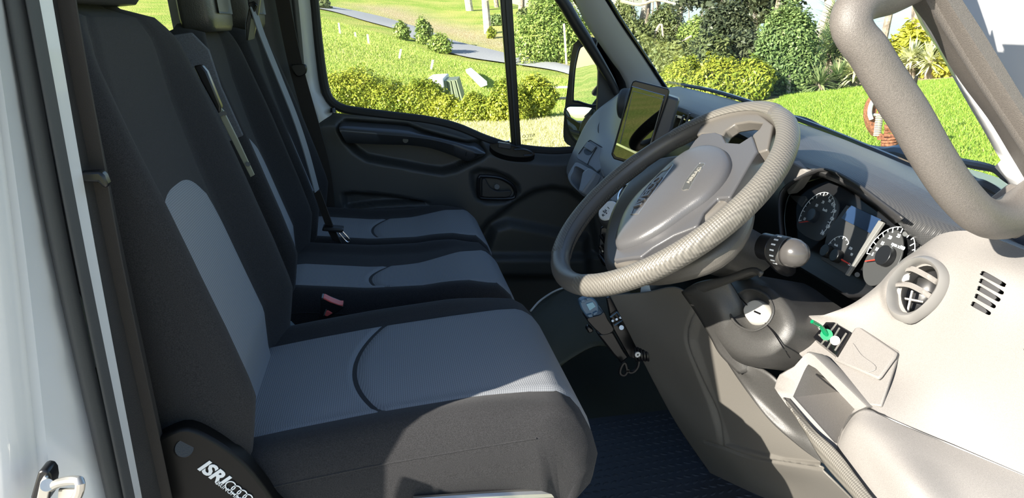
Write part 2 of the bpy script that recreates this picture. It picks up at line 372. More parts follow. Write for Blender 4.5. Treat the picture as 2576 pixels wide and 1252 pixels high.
# van stands on it
ter = mk('ground', V, Fc, M_road, None, rec=False, kind='structure')
def poly_px(pts): return np.array([gp(*p)[:2] for p in pts])
dirt_poly = poly_px([(900,15),(1000,20),(1100,55),(1200,75),(1280,100),(1430,110),(1430,160),(1270,135),(1150,100),(1000,60)])
bed_poly = poly_px([(1900,252),(1990,240),(2200,216),(2420,200),(2520,190),(2560,150),(2100,150),(1900,180),(1650,180),(1650,270)])
dry_poly = poly_px([(1150,318),(1300,308),(1450,300),(1480,380),(1300,420),(1150,400)])
wood_poly = poly_px([(1440,110),(1560,60),(1700,40),(1900,80),(2100,110),(2100,160),(1900,200),(1650,215),(1550,200),(1450,170)])
att = ter.data.color_attributes.new('cover', 'FLOAT_COLOR', 'POINT')
dd = [1-sstep(-2.5, 2.5, sdist(P2, q)) for q in (dirt_poly, dry_poly, wood_poly)]
dd[1] = 1-sstep(-1.5, 3.0, sdist(P2, dry_poly))
bd_ = 1-sstep(-0.3, 0.3, sdist(P2, bed_poly))
pv_ = 1-sstep(-.4, .6, sdist(P2, [(-9,-7),(6,-7),(4.2,-2),(2.9,1.2),(2.2,2.2),(-9,2.2)]))
colr = np.c_[np.maximum(dd[0], bd_), dd[1], dd[2], np.ones(len(P2))]
att = ter.data.color_attributes['cover']; att.data.foreach_set('color', colr.astype(np.float32).ravel())
att2 = ter.data.attributes.new('pave', 'FLOAT', 'POINT'); att2.data.foreach_set('value', pv_.astype(np.float32))
gm = bpy.data.materials.new('grass_ground'); gm.use_nodes = True; nt = gm.node_tree; pb = nt.nodes['Principled BSDF']; pb.inputs['Roughness'].default_value = 0.95; pb.inputs['Specular IOR Level'].default_value = 0.1
ca = nt.nodes.new('ShaderNodeAttribute'); ca.attribute_name = 'cover'; sx = nt.nodes.new('ShaderNodeSeparateXYZ'); nt.links.new(ca.outputs['Color'], sx.inputs[0])
tcg = nt.nodes.new('ShaderNodeTexCoord')
def gnoise(sc, det=5):
    n = nt.nodes.new('ShaderNodeTexNoise'); n.inputs['Scale'].default_value = sc; n.inputs['Detail'].default_value = det; nt.links.new(tcg.outputs['Object'], n.inputs['Vector'])
    r = nt.nodes.new('ShaderNodeMapRange'); r.inputs[1].default_value = 0.36; r.inputs[2].default_value = 0.64; nt.links.new(n.outputs['Fac'], r.inputs[0]); return r.outputs[0]
def gmix(f, a, b):
    x = nt.nodes.new('ShaderNodeMix'); x.data_type = 'RGBA'; nt.links.new(f, x.inputs[0])
    for i, q in ((6, a), (7, b)):
        if isinstance(q, tuple): x.inputs[i].default_value = (*q, 1)
        else: nt.links.new(q, x.inputs[i])
    return x.outputs[2]
g1 = gmix(gnoise(14), (0.17, 0.30, 0.04), (0.36, 0.46, 0.08)); g1 = gmix(gnoise(0.6), g1, (0.45, 0.46, 0.12))
g2 = gmix(gnoise(9), (0.38, 0.27, 0.16), (0.62, 0.50, 0.34)); dryc = gmix(gnoise(20), (0.48, 0.46, 0.22), (0.72, 0.66, 0.42)); wdc = gmix(gnoise(3), (0.13, 0.12, 0.05), (0.32, 0.27, 0.13))
g = gmix(sx.outputs[0], g1, g2); g = gmix(sx.outputs[1], g, dryc); g = gmix(sx.outputs[2], g, wdc)
pa_ = nt.nodes.new('ShaderNodeAttribute'); pa_.attribute_name = 'pave'; g = gmix(pa_.outputs['Fac'], g, gmix(gnoise(25), (0.42, 0.40, 0.37), (0.60, 0.57, 0.53)))
nt.links.new(g, pb.inputs['Base Color'])
bpn = nt.nodes.new('ShaderNodeBump'); bpn.inputs['Distance'].default_value = 0.06; bpn.inputs['Strength'].default_value = 0.6; nt.links.new(gnoise(18), bpn.inputs['Height']); nt.links.new(bpn.outputs[0], pb.inputs['Normal'])
ter.data.materials.clear(); ter.data.materials.append(gm)
mk('lake', [(-400, 20, LAKE_Z), (1500, -300, LAKE_Z), (1500, 1800, LAKE_Z), (-400, 1800, LAKE_Z)], [(0, 1, 2, 3)], M_lake, None, smooth=False, kind='structure')
# road draped on the hillside
def drape(pxs, lift, n=60):
    P = np.array([gp(*p) for p in pxs]); P = cr(P, n); P[:, 2] = ground(P) + lift; return P
rn = drape([(700,6),(823,29),(853,36),(984,74),(1034,99),(1136,138),(1266,162),(1429,191),(1600,225)], 0.06); rf = drape([(700,-2),(823,17),(913,34),(992,54),(1049,71),(1130,102),(1266,138),(1429,170),(1600,200)], 0.06)
rows = []
for t in np.linspace(0, 1, 7):
    R = rn*(1-t)+rf*t; R[:, 2] = ground(R) + 0.07 + 0.05*math.sin(math.pi*t); rows.append(R)
mk('road', np.vstack(rows), grid_faces(7, 60), M_road, None, kind='structure')

# ------------------------------------------------------------------ foliage
def leafmesh(name, centers, normals, size, m, parent=None, aspect=2.2, rndv=None, kind='stuff', jitter=0.5):
    N = len(centers); centers = np.asarray(centers); nrm = normals + rng.normal(0, jitter, (N, 3)); nrm /= np.linalg.norm(nrm, axis=1)[:, None]+1e-9
    a = rng.normal(0, 1, (N, 3)); a -= nrm*(a*nrm).sum(1)[:, None]; a /= np.linalg.norm(a, axis=1)[:, None]; b = np.cross(nrm, a)
    s = (size*rng.uniform(0.6, 1.3, N))[:, None]
    q = np.stack([centers - a*s, centers - b*s/aspect + nrm*s*0.12, centers + a*s, centers + b*s/aspect + nrm*s*0.12], 1).reshape(-1, 3)
    off = ORI.get(parent.name, np.zeros(3)) if parent is not None else centers.mean(0)
    me = bpy.data.meshes.new(name); me.vertices.add(4*N); me.vertices.foreach_set('co', (q-off).astype(np.float32).ravel())
    me.loops.add(4*N); me.loops.foreach_set('vertex_index', np.arange(4*N, dtype=np.int32)); me.polygons.add(N); me.polygons.foreach_set('loop_start', np.arange(0, 4*N, 4, dtype=np.int32))
    nz = .5+.5*np.sin(centers[:, 0]*3.1+1.3*np.sin(centers[:, 2]*4))*np.sin(centers[:, 1]*2.7+centers[:, 2]*3.3)
    r = np.clip(rng.uniform(0, 1, N)*.6 + nz*.4, 0, 1) if rndv is None else rndv
    at_ = me.attributes.new('rnd', 'FLOAT', 'FACE'); at_.data.foreach_set('value', r.astype(np.float32)); me.update(); me.validate(); me.materials.append(m)
    o = bpy.data.objects.new(name, me); link(o, parent, off if parent is None else None)
    if parent is None: o.location = off
    return tag(o, kind=kind)
def blob_points(lobes, n):
    """points on and in lumpy lobes [(cx,cy,cz,rx,ry,rz)]"""
    L = np.array(lobes, float); w = (L[:, 3]*L[:, 4]+L[:, 3]*L[:, 5]); w /= w.sum(); k = rng.choice(len(L), n, p=w)
    d = rng.normal(0, 1, (n, 3)); d /= np.linalg.norm(d, axis=1)[:, None]; r = rng.uniform(0.6, 1.05, n)**0.7
    q = d*np.array([5.1, 4.3, 5.7]) + k[:, None]*1.7; lump = np.sin(q[:, 0])*np.sin(q[:, 1]+1)*np.sin(q[:, 2]+2) + .5*np.sin(q[:, 0]*2.3)*np.sin(q[:, 2]*2.1)
    r = r*(1+.22*lump) + (rng.uniform(0, 1, n) < .08)*rng.uniform(0, .22, n)
    return L[k, :3] + d*r[:, None]*L[k, 3:], d
def bush(name, base, w, d, h, n, size, m, label, cat, group=None, sub=7, stem=True, flatbottom=True, rot=0):
    base = np.array(base, float); t = thing(name, base.tolist(), label, cat, group); lobes = []
    c, s = math.cos(rot), math.sin(rot)
    for i in range(sub):
        a = rng.uniform(-1, 1); b = rng.uniform(-0.6, 0.6); hh = rng.uniform(0.35, 0.75)
        u, v = a*w*0.33, b*d*0.33
        lobes.append((base[0]+u*c-v*s, base[1]+u*s+v*c, base[2]+h*hh*(1-0.35*abs(a)), w*rng.uniform(.16, .26)+.1*w, d*0.3, h*(1-hh)*0.95*(1-0.3*abs(a))+h*.08))
    lobes.append((base[0], base[1], base[2]+h*0.42, w*0.42, d*0.42, h*0.45))
    P, N = blob_points(lobes, n); 
    g = ground(P); P[:, 2] = np.maximum(P[:, 2], g + 0.03)
    leafmesh('foliage', P, N*0.8+np.array([0, 0, .5]), size, m, t)
    if stem:
        geos = []
        for i in range(5):
            e = base + np.array([rng.uniform(-.3, .3)*w, rng.uniform(-.3, .3)*d, h*0.7]); geos.append(tube_geo(cr([base + [0, 0, -.1], (base+e)/2+rng.normal(0, .04*h, 3), e], 6), [0.035*h/1.2+.006, 0.006], 6))
        multi('stems', geos, M_bark, t)
    return t
def mpp(P): return np.linalg.norm(P-CP)/F_      # metres per pixel there
def bush_px(name, x0, x1, ytop, ybase, n, size, m, label, cat, group=None, dep=0.8, **k):
    b = gp((x0+x1)/2, ybase); s = mpp(b); w = (x1-x0)*s; h = (ybase-ytop)*s*1.02
    fw = b-CP; fw /= np.linalg.norm(fw[:2]); b2 = b + fw*w*0.0
    return bush(name, b2, w, w*dep, h, n, size, m, label, cat, group, rot=-math.atan2(fw[0], fw[1]), **k)
# hedge below the passenger window
hl = 'hedge bushes along the passenger side'
bush_px('hedge_bush', 800, 980, 178, 290, 32289, 0.027, L_hedge, 'large rounded yellow-green hedge bush at the rear edge of the passenger window', 'bush', hl)
bush_px('hedge_bush', 930, 1050, 205, 300, 15894, 0.027, L_hedge, 'darker low hedge bush sloping down beside the largest hedge bush', 'bush', hl)
bush_px('hedge_bush', 1020, 1120, 196, 302, 17884, 0.027, L_hedge, 'golden hedge bush in front of the white roofed kennel box', 'bush', hl)
bush_px('hedge_bush', 1090, 1170, 243, 306, 10929, 0.027, L_hedge, 'short dark green hedge bush under the corrugated end of the kennel box', 'bush', hl)
bush_px('hedge_bush', 1150, 1240, 238, 308, 12420, 0.027, L_hedge, 'low hedge bush between the kennel box and the divider bar bush', 'bush', hl)
bush_px('hedge_bush', 1225, 1330, 206, 308, 17884, 0.027, L_hedge, 'golden hedge bush seen behind the window divider bar', 'bush', hl)
bush_px('hedge_bush', 1300, 1402, 198, 302, 18878, 0.027, L_hedge, 'end hedge bush in the quarter window beside the door mirror', 'bush', hl)
# roadside shrubs
bush_px('roadside_shrub', 988, 1030, 56, 100, 1500, 0.07, L_bush, 'small pale green shrub on the near road verge, farther left one', 'bush')
bush_px('roadside_shrub', 1044, 1090, 52, 112, 2300, 0.07, L_bush, 'tall pale green shrub on the near road verge', 'bush')
bush_px('roadside_shrub', 1082, 1135, 88, 134, 1900, 0.07, L_bush, 'low pale green shrub at the right of the tall verge shrub', 'bush')
bush_px('roadside_shrub', 780, 825, -6, 24, 700, 0.14, L_mid, 'dark green shrub where the road leaves the window at upper left', 'bush')
bush_px('roadside_shrub', 1308, 1345, 18, 52, 700, 0.12, L_mid, 'grey green shrub under the trees right of the divider bar', 'bush')
bush_px('roadside_shrub', 1228, 1266, 36, 66, 900, 0.10, L_shrub, 'dark rounded shrub beside the dead pale tree trunk', 'bush')
bush_px('roadside_shrub', 1228, 1248, 68, 98, 500, 0.09, L_hedge, 'small yellow green shrub at the foot of the dead pale tree', 'bush')
bush_px('roadside_tree', 1310, 1470, 6, 158, 32000, 0.06, L_bush, 'big bright green leafy tree beyond the road above the door mirror', 'tree', sub=12)
bush_px('roadside_tree', 1340, 1440, -60, 60, 12000, 0.06, L_bush, 'taller bright green crown behind the big leafy tree', 'tree', sub=9)
# front garden
bush_px('garden_bush', 1660, 1790, 158, 262, 14000, 0.034, L_hedge, 'wide yellow-green garden bush at the foot of the far windscreen pillar', 'bush')
bush_px('garden_bush', 1745, 1870, 150, 262, 14000, 0.034, L_hedge, 'middle yellow-green garden bush behind the dashboard', 'bush')
bush_px('garden_bush', 1840, 1945, 160, 254, 11000, 0.034, L_hedge, 'yellow-green garden bush touching the tall glossy shrub', 'bush')
t = bush_px('tall_shrub', 1912, 2046, 36, 238, 38000, 0.030, L_shrub, 'tall glossy dark green shrub standing alone at the lawn edge', 'shrub', sub=16)
tube('trunk', [gp(1984, 240)+[0, 0, -.1], gp(1984, 240)+[0.05, .1, .3]], 0.03, M_bark2, t)
def rosette(name, px, py, rad, hgt, n, m, label, w=0.019, group=None, up=0.6):
    b = gp(px, py); t = thing(name, b.tolist(), label, 'plant', group); V = []; Fc = []; rv = []
    top = b + np.array([0, 0, hgt])
    for i in range(n):
        a = rng.uniform(0, 2*math.pi); e = rng.uniform(-0.35, 1.35); L = rad*rng.uniform(.75, 1.1); d = np.array([math.cos(a)*math.cos(e), math.sin(a)*math.cos(e), math.sin(e)]); sd = np.cross(d, [0, 0, 1.0]); sd /= np.linalg.norm(sd)+1e-9
        o = top - np.array([0, 0, rng.uniform(0, .5)*hgt]); k = len(V)
        p1 = o + d*L*.5; p2 = o + d*L - np.array([0, 0, .12*L])
        V += [o-sd*w*.5, o+sd*w*.5, p1+sd*w, p1-sd*w, p2]; Fc += [(k, k+1, k+2, k+3), (k+3, k+2, k+4)]; rv += [rng.uniform()]*2
    o = mk('leaves', V, Fc, m, t, rec=False, smooth=False, kind='stuff'); at_ = o.data.attributes.new('rnd', 'FLOAT', 'FACE'); at_.data.foreach_set('value', rv)
    tube('stem', [b + [0, 0, -.1], top], 0.06, M_bark, t, n=8); return t
rosette('yucca', 2125, 212, .66, .95, 420, L_yucca, 'large bushy green yucca right behind the tall glossy shrub')
rosette('yucca', 2088, 205, .50, .60, 300, L_yucca, 'green yucca squeezed against the tall glossy shrub')
rosette('yucca', 2150, 222, .42, .25, 150, L_pale, 'pale cream striped yucca on the bed edge near the grab handle')
rosette('yucca', 2062, 232, .36, .15, 140, L_yucca, 'low dusky yucca at the foot of the tall glossy shrub')
rosette('yucca', 2110, 226, .36, .15, 140, L_yucca, 'low dusky yucca between two larger yuccas at the lawn edge')
rosette('yucca', 2290, 200, .36, .35, 130, L_pale, 'cream striped yucca framed by the grab handle, left of the pair')
rosette('yucca', 2335, 198, .36, .3, 130, L_pale, 'cream striped yucca framed by the grab handle, right of the pair')
rosette('yucca', 1885, 250, .4, .1, 120, L_pale, 'low straw coloured strap plant at the foot of the garden bushes')
bush_px('yellow_shrub', 2240, 2330, 84, 196, 3500, 0.06, L_yellow, 'bright yellow shrub seen through the grab handle', 'shrub')
bush_px('yellow_shrub', 2325, 2390, 138, 196, 1800, 0.06, L_yellow, 'low yellow green shrub at the base of the rough red trunk', 'shrub')
bush_px('yellow_shrub', 2168, 2235, 150, 200, 1500, 0.06, L_shrub, 'dark green low shrub behind the grab handle grip', 'shrub')
# trees
def tree(name, px, py, h, r, crowns, m, bark, label, group=None, lean=0.0, n=1500, size=0.14, forks=3, cat='tree'):
    b = gp(px, py); t = thing(name, b.tolist(), label, cat, group); s = mpp(b); right = MC[:, 0]
    top = b + np.array([0, 0, h]) + right*lean; mid = (b+top)/2 + rng.normal(0, 0.02*h, 3)
    tube('trunk', cr([b+[0, 0, -.3], mid, top], 12), [r, r*.85, r*.45], bark, t, n=10)
    geos = []; tips = []
    for i in range(forks):
        o = b*(1-.0)+(top-b)*rng.uniform(.35, .9); e = o + right*rng.uniform(-.35, .35)*h + np.array([0, rng.uniform(-.1, .1)*h, rng.uniform(.15, .4)*h]); geos.append(tube_geo(cr([o, (o+e)/2+rng.normal(0, .03*h, 3), e], 8), [r*.45, r*.1], 6)); tips.append(e)
    if geos: multi('branches', geos, bark, t, kind='stuff')
    if crowns:
        L = []
        for (dx, dz, rr) in crowns: c = b + right*dx + np.array([0, 0, dz]); L.append((*c, rr, rr, rr*.7))
        P, N = blob_points(L, n); leafmesh('foliage', P, N, size, m, t)
    return t
tree('dead_tree', 1228, 86, 3.2, .2, [], L_dark, M_bark2, 'bare pale stump tree with lopped limbs beyond the road', forks=9)
tree('gum_tree', 1182, 28, 4, .24, [], L_dark, M_bark2, 'thick pale trunk standing left of the dead tree', forks=2)
for i, (px, py, hh, rr) in enumerate([(1360,50,6,.30),(1380,46,6,.22),(1310,28,6,.2),(1335,30,6,.2),(1250,20,6,.16)]):
    tree('gum_tree', px, py, hh, rr, [], L_dark, M_bark, ['reddish gum trunk beyond the road, nearer the leafy tree', 'second reddish gum trunk beside the first, slimmer', 'slim dark trunk right of the divider bar', 'slim dark trunk in front of the grey green shrub', 'slim trunk just left of the divider bar'][i], forks=2)
gname = 'slender dark trunks on the lake bank'
for i in range(13):
    px = 1570 + i*24 + rng.uniform(-6, 6); py = 55+rng.uniform(-6, 22)+(i > 9)*12
    cr_ = [(rng.uniform(-1.5, 1.5), rng.uniform(3.5, 6.5), rng.uniform(.7, 1.3)) for _ in range(3)]
    tree('bank_tree', px, py, 8, rng.uniform(.10, .22), cr_, L_dark, M_bark, 'slender dark gum trunk on the lake bank, ' + ['leftmost', 'second', 'third', 'fourth', 'fifth', 'sixth', 'seventh', 'eighth', 'ninth', 'tenth', 'eleventh', 'twelfth', 'rightmost'][i] + ' of the row from the left', gname, lean=rng.uniform(-.8, .8), n=500, size=.16, forks=3)
tree('gum_tree', 2040, 120, 6.0, .14, [(-1.0, 5.0, .9), (.6, 5.4, .8)], L_dark, M_bark2, 'leaning pale gum forking above the tall glossy shrub', lean=2.2, n=1600, size=.14, forks=5)
tree('gum_tree', 1935, 118, 6, .16, [(0, 3.2, .8), (-.7, 4.2, .8), (.7, 2.6, .5)], L_dark, M_bark, 'ivy clad leaning trunk left of the tall glossy shrub', lean=.8, n=2200, size=.12, forks=4)
tree('gum_tree', 2338, 140, 7, .36, [], L_dark, M_bark, 'stout rough red-brown trunk between handle and windscreen pillar', lean=.1, forks=0)
tree('gum_tree', 2215, 120, 6, .1, [(.9, 2.2, .45), (.3, 2.6, .4), (1.2, 1.6, .35)], L_dark, M_bark, 'thin gum with blue-grey leaf clumps over the lake', lean=.6, n=1500, size=.12, forks=5)
fg = 'undergrowth masses on the wooded bank'
for i, (x0, x1, yt, yb, n, m_, lb) in enumerate([
    (1630,1720,25,105,3500,L_mid,'grey-green feathery wattle above the sunlit bank clearing'),(1715,1790,50,125,3200,L_bush,'bright lime green wattle in the middle of the wooded bank'),
    (1770,1880,15,150,5500,L_dark,'dark ivy mass behind the lime green wattle'),(1560,1650,60,165,4500,L_mid,'shaded thicket beside the far windscreen pillar'),
    (1640,1740,105,190,4500,L_mid,'olive thicket below the bank clearing'),(1730,1840,95,180,5200,L_mid,'dusty green rounded thicket above the garden bushes'),
    (1820,1930,90,165,4200,L_dark,'dark thicket in shade left of the tall glossy shrub'),(1540,1600,0,80,2500,L_mid,'light green thicket high beside the windscreen pillar'),
    (1690,1770,118,178,2600,L_bush,'soft green wispy bush under the leaning pale sticks'),(1850,1935,60,110,2200,L_dark,'dark lacy bush on the lake shore')]):
    bush_px('bank_thicket', x0, x1, yt, yb, int(n*2.2), 0.062, m_, lb, 'bush', fg, sub=11)
sg = None
for i, (px, py, d, r, n) in enumerate([(1690,-60,38,2.0,900),(1800,-35,36,2.0,1200),(1880,0,34,1.8,1500),(1950,-30,32,1.6,900),(2060,-70,30,1.6,800),(1600,-70,40,1.6,700)]):
    c = QD(px, py, d); t = thing('gum_tree', [c[0], c[1], ground(c)[0]], 'gum tree whose open crown hangs over the lake bank, ' + ['first', 'third', 'fourth', 'fifth', 'rightmost', 'second'][i] + ' from the left', 'tree', sg)
    L = [(c[0]+rng.uniform(-r, r)*.6, c[1]+rng.uniform(-r, r)*.6, c[2]+rng.uniform(-r, r)*.3, r*.35, r*.35, r*.28) for _ in range(7)]
    P, N = blob_points(L, n); leafmesh('foliage', P, N, .16, L_dark, t)
    g0 = np.array([c[0], c[1], ground(c)[0]]); tube('trunk', cr([g0+[0, 0, -.3], (g0+c)/2+[.4, 0, 0], c], 10), [.18, .08], M_bark2, t)
for i, pts in enumerate([[(1640,100),(1662,60),(1668,90)],[(1685,140),(1712,108),(1740,90)],[(1560,2),(1610,12),(1650,0),(1700,10)]]):
    P = [QD(a, b, 26 if i < 2 else 22) for a, b in pts]
    o = tube('bare_branch', P, [.05, .03], M_bark2, None, n=7, res=12); tag(o, ['bare pale forked stick standing on the wooded bank', 'leaning bare pale stick across the thicket', 'bare pale bough reaching in at the top of the windscreen'][i], 'branch')
# grass blades
def blades(name, pts, h, m, label, w=0.006, lean=0.5):
    N = len(pts); pts = np.asarray(pts); a = rng.uniform(0, 2*math.pi, N); d = np.c_[np.cos(a), np.sin(a), np.zeros(N)]; hh = h*rng.uniform(.5, 1.3, N)
    e = np.c_[rng.normal(0, lean, N), rng.normal(0, lean, N), np.ones(N)]*hh[:, None]
    q = np.stack([pts-d*w, pts+d*w, pts+e], 1).reshape(-1, 3); me = bpy.data.meshes.new(name); off = pts.mean(0)
    me.vertices.add(3*N); me.vertices.foreach_set('co', (q-off).astype(np.float32).ravel()); me.loops.add(3*N); me.loops.foreach_set('vertex_index', np.arange(3*N, dtype=np.int32))
    me.polygons.add(N); me.polygons.foreach_set('loop_start', np.arange(0, 3*N, 3, dtype=np.int32)); at_ = me.attributes.new('rnd', 'FLOAT', 'FACE'); at_.data.foreach_set('value', rng.uniform(0, 1, N).astype(np.float32)); me.update(); me.validate(); me.materials.append(m)
    o = bpy.data.objects.new(name, me); COL.objects.link(o); o.location = off; tag(o, label, 'grass', kind='stuff')
def scatter(px_poly, n):
    Pg = poly_px(px_poly); lo, hi = Pg.min(0), Pg.max(0); X = rng.uniform(lo, hi, (n*4, 2)); X = X[sdist(X, Pg) < 0][:n]
    return np.c_[X, ground(X)]
def offpave(K): return K[sdist(K[:, :2], [(-9,-7),(6,-7),(4.2,-2),(2.9,1.2),(2.2,2.2),(-9,2.2)]) > .1]
lawn = scatter([(1990,236),(2200,216),(2425,199),(2640,250),(2640,560),(2000,420),(1900,300)], 90000)
blades('lawn_grass', offpave(lawn), 0.035, L_grass, 'bright mown lawn grass in front of the windscreen')
keep = scatter([(790,40),(1000,100),(1150,152),(1290,178),(1440,200),(1440,290),(1290,300),(1000,290),(790,270)], 60000)
blades('meadow_grass', keep, 0.065, L_long, 'rough long meadow grass on the slope below the road', w=.010)
keep = scatter([(1060,306),(1450,296),(1500,400),(1300,400),(1130,340)], 22000)
blades('dry_grass', keep, 0.06, L_dry, 'dry sunlit grass strip right under the passenger window', w=.007)
# survey posts, stakes, box
for i, (px, yb, yt) in enumerate([(856,86,60),(895,95,82),(928,112,88),(1008,150,125),(1088,178,152)]):
    b = gp(px, yb); s = mpp(b); o = box('marker_post', b+np.array([0, 0, (yb-yt)*s*.5]), (.035, 0, 0), (0, .03, 0), MC[:, 0]*(0.05 if i > 2 else 0.0)+np.array([0, 0, (yb-yt)*s*.5]), M_post, None, bevel=.004)
    tag(o, ['pale marker post on the slope, farthest left of the row', 'shortest pale marker post, second in the row', 'pale upright marker post, third from the left', 'leaning pale marker post in the middle of the slope', 'leaning pale marker post above the kennel box'][i], 'post')
b = gp(1180, 186)+[0, 0, .12]; b2 = gp(1218, 224)+[0, 0, .12]; o = box('white_board', (b+b2)/2, (b2-b)/2, (.09, 0, 0.02), (0, .03, .05), M_whitef, None, bevel=.01); tag(o, 'long white board lying on the slope behind the hedge', 'board')
b = gp(1330, 0+150); 
b = gp(994, 240); o = cyl('capped_pipe', b-[0, 0, .05], b+[0, 0, .25], .06, M_whitef, None); tag(o, 'short white capped pipe standing behind the hedge', 'pipe')
b = gp(1125, 262); s = mpp(b); R_ = MC[:, 0].copy(); R_[2] = 0; R_ /= np.linalg.norm(R_); Fw = np.array([-R_[1], R_[0], 0]); Z_ = np.array([0, 0, 1.0])
t = thing('kennel_box', b.tolist(), 'white roofed box with a green corrugated end behind the hedge', 'box')
h0 = 66*s; w0 = 44*s
def kb(u, v, z): return b + R_*u + Fw*v + Z_*z
prism('roof_shell', [kb(-w0, -.5, 0), kb(.1*w0, -.5, 0), kb(.05*w0, -.5, h0), kb(-.9*w0, -.5, h0*1.02)], Fw*1.4, M_whitef, t, bevel=.02)
for i in range(6):
    x0 = .12*w0+i*.15*w0; prism('corrugated_strip', [kb(x0, -.4+.03*(i % 2), 0), kb(x0+.13*w0, -.4, 0), kb(x0*.75+.10*w0, -.4, h0*.9), kb(x0*.75-.01*w0, -.4+.03*(i % 2), h0*.92)], Fw*.9, M_corr, t)
for i, py in enumerate((241, 277)):
    P = [gp(1395, py+14)+[0, 0, .3], gp(1500, py+14)+[0, 0, .3]]; o = tube('fence_rail', P, .025, M_post, None, n=6); tag(o, ['upper thin rail beside the end hedge bush', 'lower thin rail beside the end hedge bush'][i], 'rail')
b = gp(1425, 162); o = box('road_stake', b+[0, 0, .7], (.03, 0, 0), (0, .03, 0), (0, 0, .7), M_post, None); tag(o, 'thin pale stake at the road edge above the mirror', 'stake')
# rusty yard sculpture
_b = gp(2245, 392); _d = math.hypot(_b[0]-CP[0], _b[1]-CP[1])
def SP(px, py, d=0):
    return QD(px, py, _d+d)
base = _b; t = thing('rusty_sculpture', base.tolist(), 'rusty scrap iron yard figure with springs standing on the lawn', 'sculpture')
pth = cr([SP(a, b) for a, b in ((2216,238),(2200,262),(2194,290),(2200,322),(2214,345))], 20)
V, Fc = [], []
for i, p in enumerate(pth): V += [p - MC[:, 0]*.03, p + MC[:, 0]*.035, p + MC[:, 0]*.035 + Fw*.10, p - MC[:, 0]*.03 + Fw*.10]
mk('rusty_band', V, grid_faces(len(pth), 4, True)+[(0, 1, 2, 3), tuple(range(len(V)-4, len(V)))], M_rust, t)
tube('white_edge', [SP(a, b, -.03) for a, b in ((2208,236),(2192,262),(2188,285),(2192,300))], .018, M_whitef, t, res=16)
def coil(a, b, r, turns, wr, n=8):
    a, b = np.array(a), np.array(b); d = b-a; L = np.linalg.norm(d); d /= L; u = np.cross(d, [0, 1, 0.2]); u /= np.linalg.norm(u); w = np.cross(d, u)
    T = np.linspace(0, 1, turns*14); return tube_geo([a + d*L*q + r*(math.cos(2*math.pi*turns*q)*u + math.sin(2*math.pi*turns*q)*w) for q in T], wr, n)
multi('tall_spring', [coil(SP(2213,285), SP(2206,342), .025, 13, .006, 6)], M_rope, t)
multi('base_spring', [coil(SP(2238,345), SP(2236,380), .055, 5, .013, 6)], M_rust, t)
tube('cross_rod', [SP(2190,288), SP(2290,296), SP(2356,303)], .014, M_steelrod, t, res=8)
tube('thin_pole', [SP(2306,192), SP(2288,300), SP(2270,380)], .008, M_smooth, t, res=8); tube('pole_grip', [SP(2306,190), SP(2302,212)], .014, M_smooth, t)
multi('iron_scraps', [tube_geo(cr([SP(a, b), SP((a+c)/2+3, (b+d)/2-4), SP(c, d)], 6), r, 6) for a, b, c, d, r in ((2208,284,2232,290,.012),(2225,322,2262,326,.03),(2224,332,2262,336,.016),(2222,340,2275,352,.016),(2230,318,2246,334,.012),(2262,320,2268,340,.012),(2352,302,2354,312,.008),(2206,342,2216,350,.03))], M_rust, t)
tube('ground_pole', [base+[0, 0, -.1], SP(2238, 380)], .02, M_rust, t)

# ------------------------------------------------------------------ van shell
def strip(name, A, B, m, parent=None, n=24, **k):       # surface between two polylines
    A, B = cr(A, n), cr(B, n); return mk(name, np.vstack([A, B]), grid_faces(2, n), m, parent, **k)
mk('floor', [(-.6, .0, -.02), (.9, .0, -.02), (.9, 1.8, -.02), (-.6, 1.8, -.02), (-.6, .0, -.10), (.9, 0, -.10), (.9, 1.8, -.10), (-.6, 1.8, -.10)], [(0, 1, 2, 3), (7, 6, 5, 4), (0, 4, 5, 1), (1, 5, 6, 2), (2, 6, 7, 3), (3, 7, 4, 0)], M_olive, None, smooth=False, kind='structure')
box('floor', (-2.2, .9, -.06), (1.6, 0, 0), (0, .9, 0), (0, 0, .04), M_olive, None, kind='structure', smooth=False)
box('ceiling', (-1.70, .9, 1.53), (2.10, 0, 0), (0, .93, 0), (0, 0, .025), M_liner, None, kind='structure', smooth=False)
box('wall_back', (-3.8, .9, .7), (.02, 0, 0), (0, .95, 0), (0, 0, .85), M_liner, None, kind='structure', smooth=False)
# far body side with an open window behind the bench
def wall_hole(name, y, th, x0, x1, z0, z1, hx0, hx1, hz0, hz1, m):
    gs = [box_geo(((x0+hx0)/2, y, (z0+z1)/2), ((hx0-x0)/2, 0, 0), (0, th, 0), (0, 0, (z1-z0)/2)), box_geo(((x1+hx1)/2, y, (z0+z1)/2), ((x1-hx1)/2, 0, 0), (0, th, 0), (0, 0, (z1-z0)/2)),
          box_geo(((hx0+hx1)/2, y, (z0+hz0)/2), ((hx1-hx0)/2, 0, 0), (0, th, 0), (0, 0, (hz0-z0)/2)), box_geo(((hx0+hx1)/2, y, (hz1+z1)/2), ((hx1-hx0)/2, 0, 0), (0, th, 0), (0, 0, (z1-hz1)/2))]
    return multi(name, gs, m, None, smooth=False, kind='structure')
wall_hole('wall_left', 1.86, .03, -3.8, -.44, -.3, 1.55, -2.2, -.645, .72, 1.35, M_white)
box('trim_3', (-.50, 1.815, .65), (.115, 0, 0), (0, .01, 0), (0, 0, .88), M_darkpl, None, kind='structure', smooth=False)
box('wall_right', (-2.13, -.06, .62), (1.67, 0, 0), (0, .03, 0), (0, 0, .93), M_white, None, kind='structure', smooth=False)
# body shell low under the cab so the mirror sees a van
box('wall_left', (.25, 1.86, -.15), (.68, 0, 0), (0, .03, 0), (0, 0, .2), M_white, None, kind='structure', smooth=False)
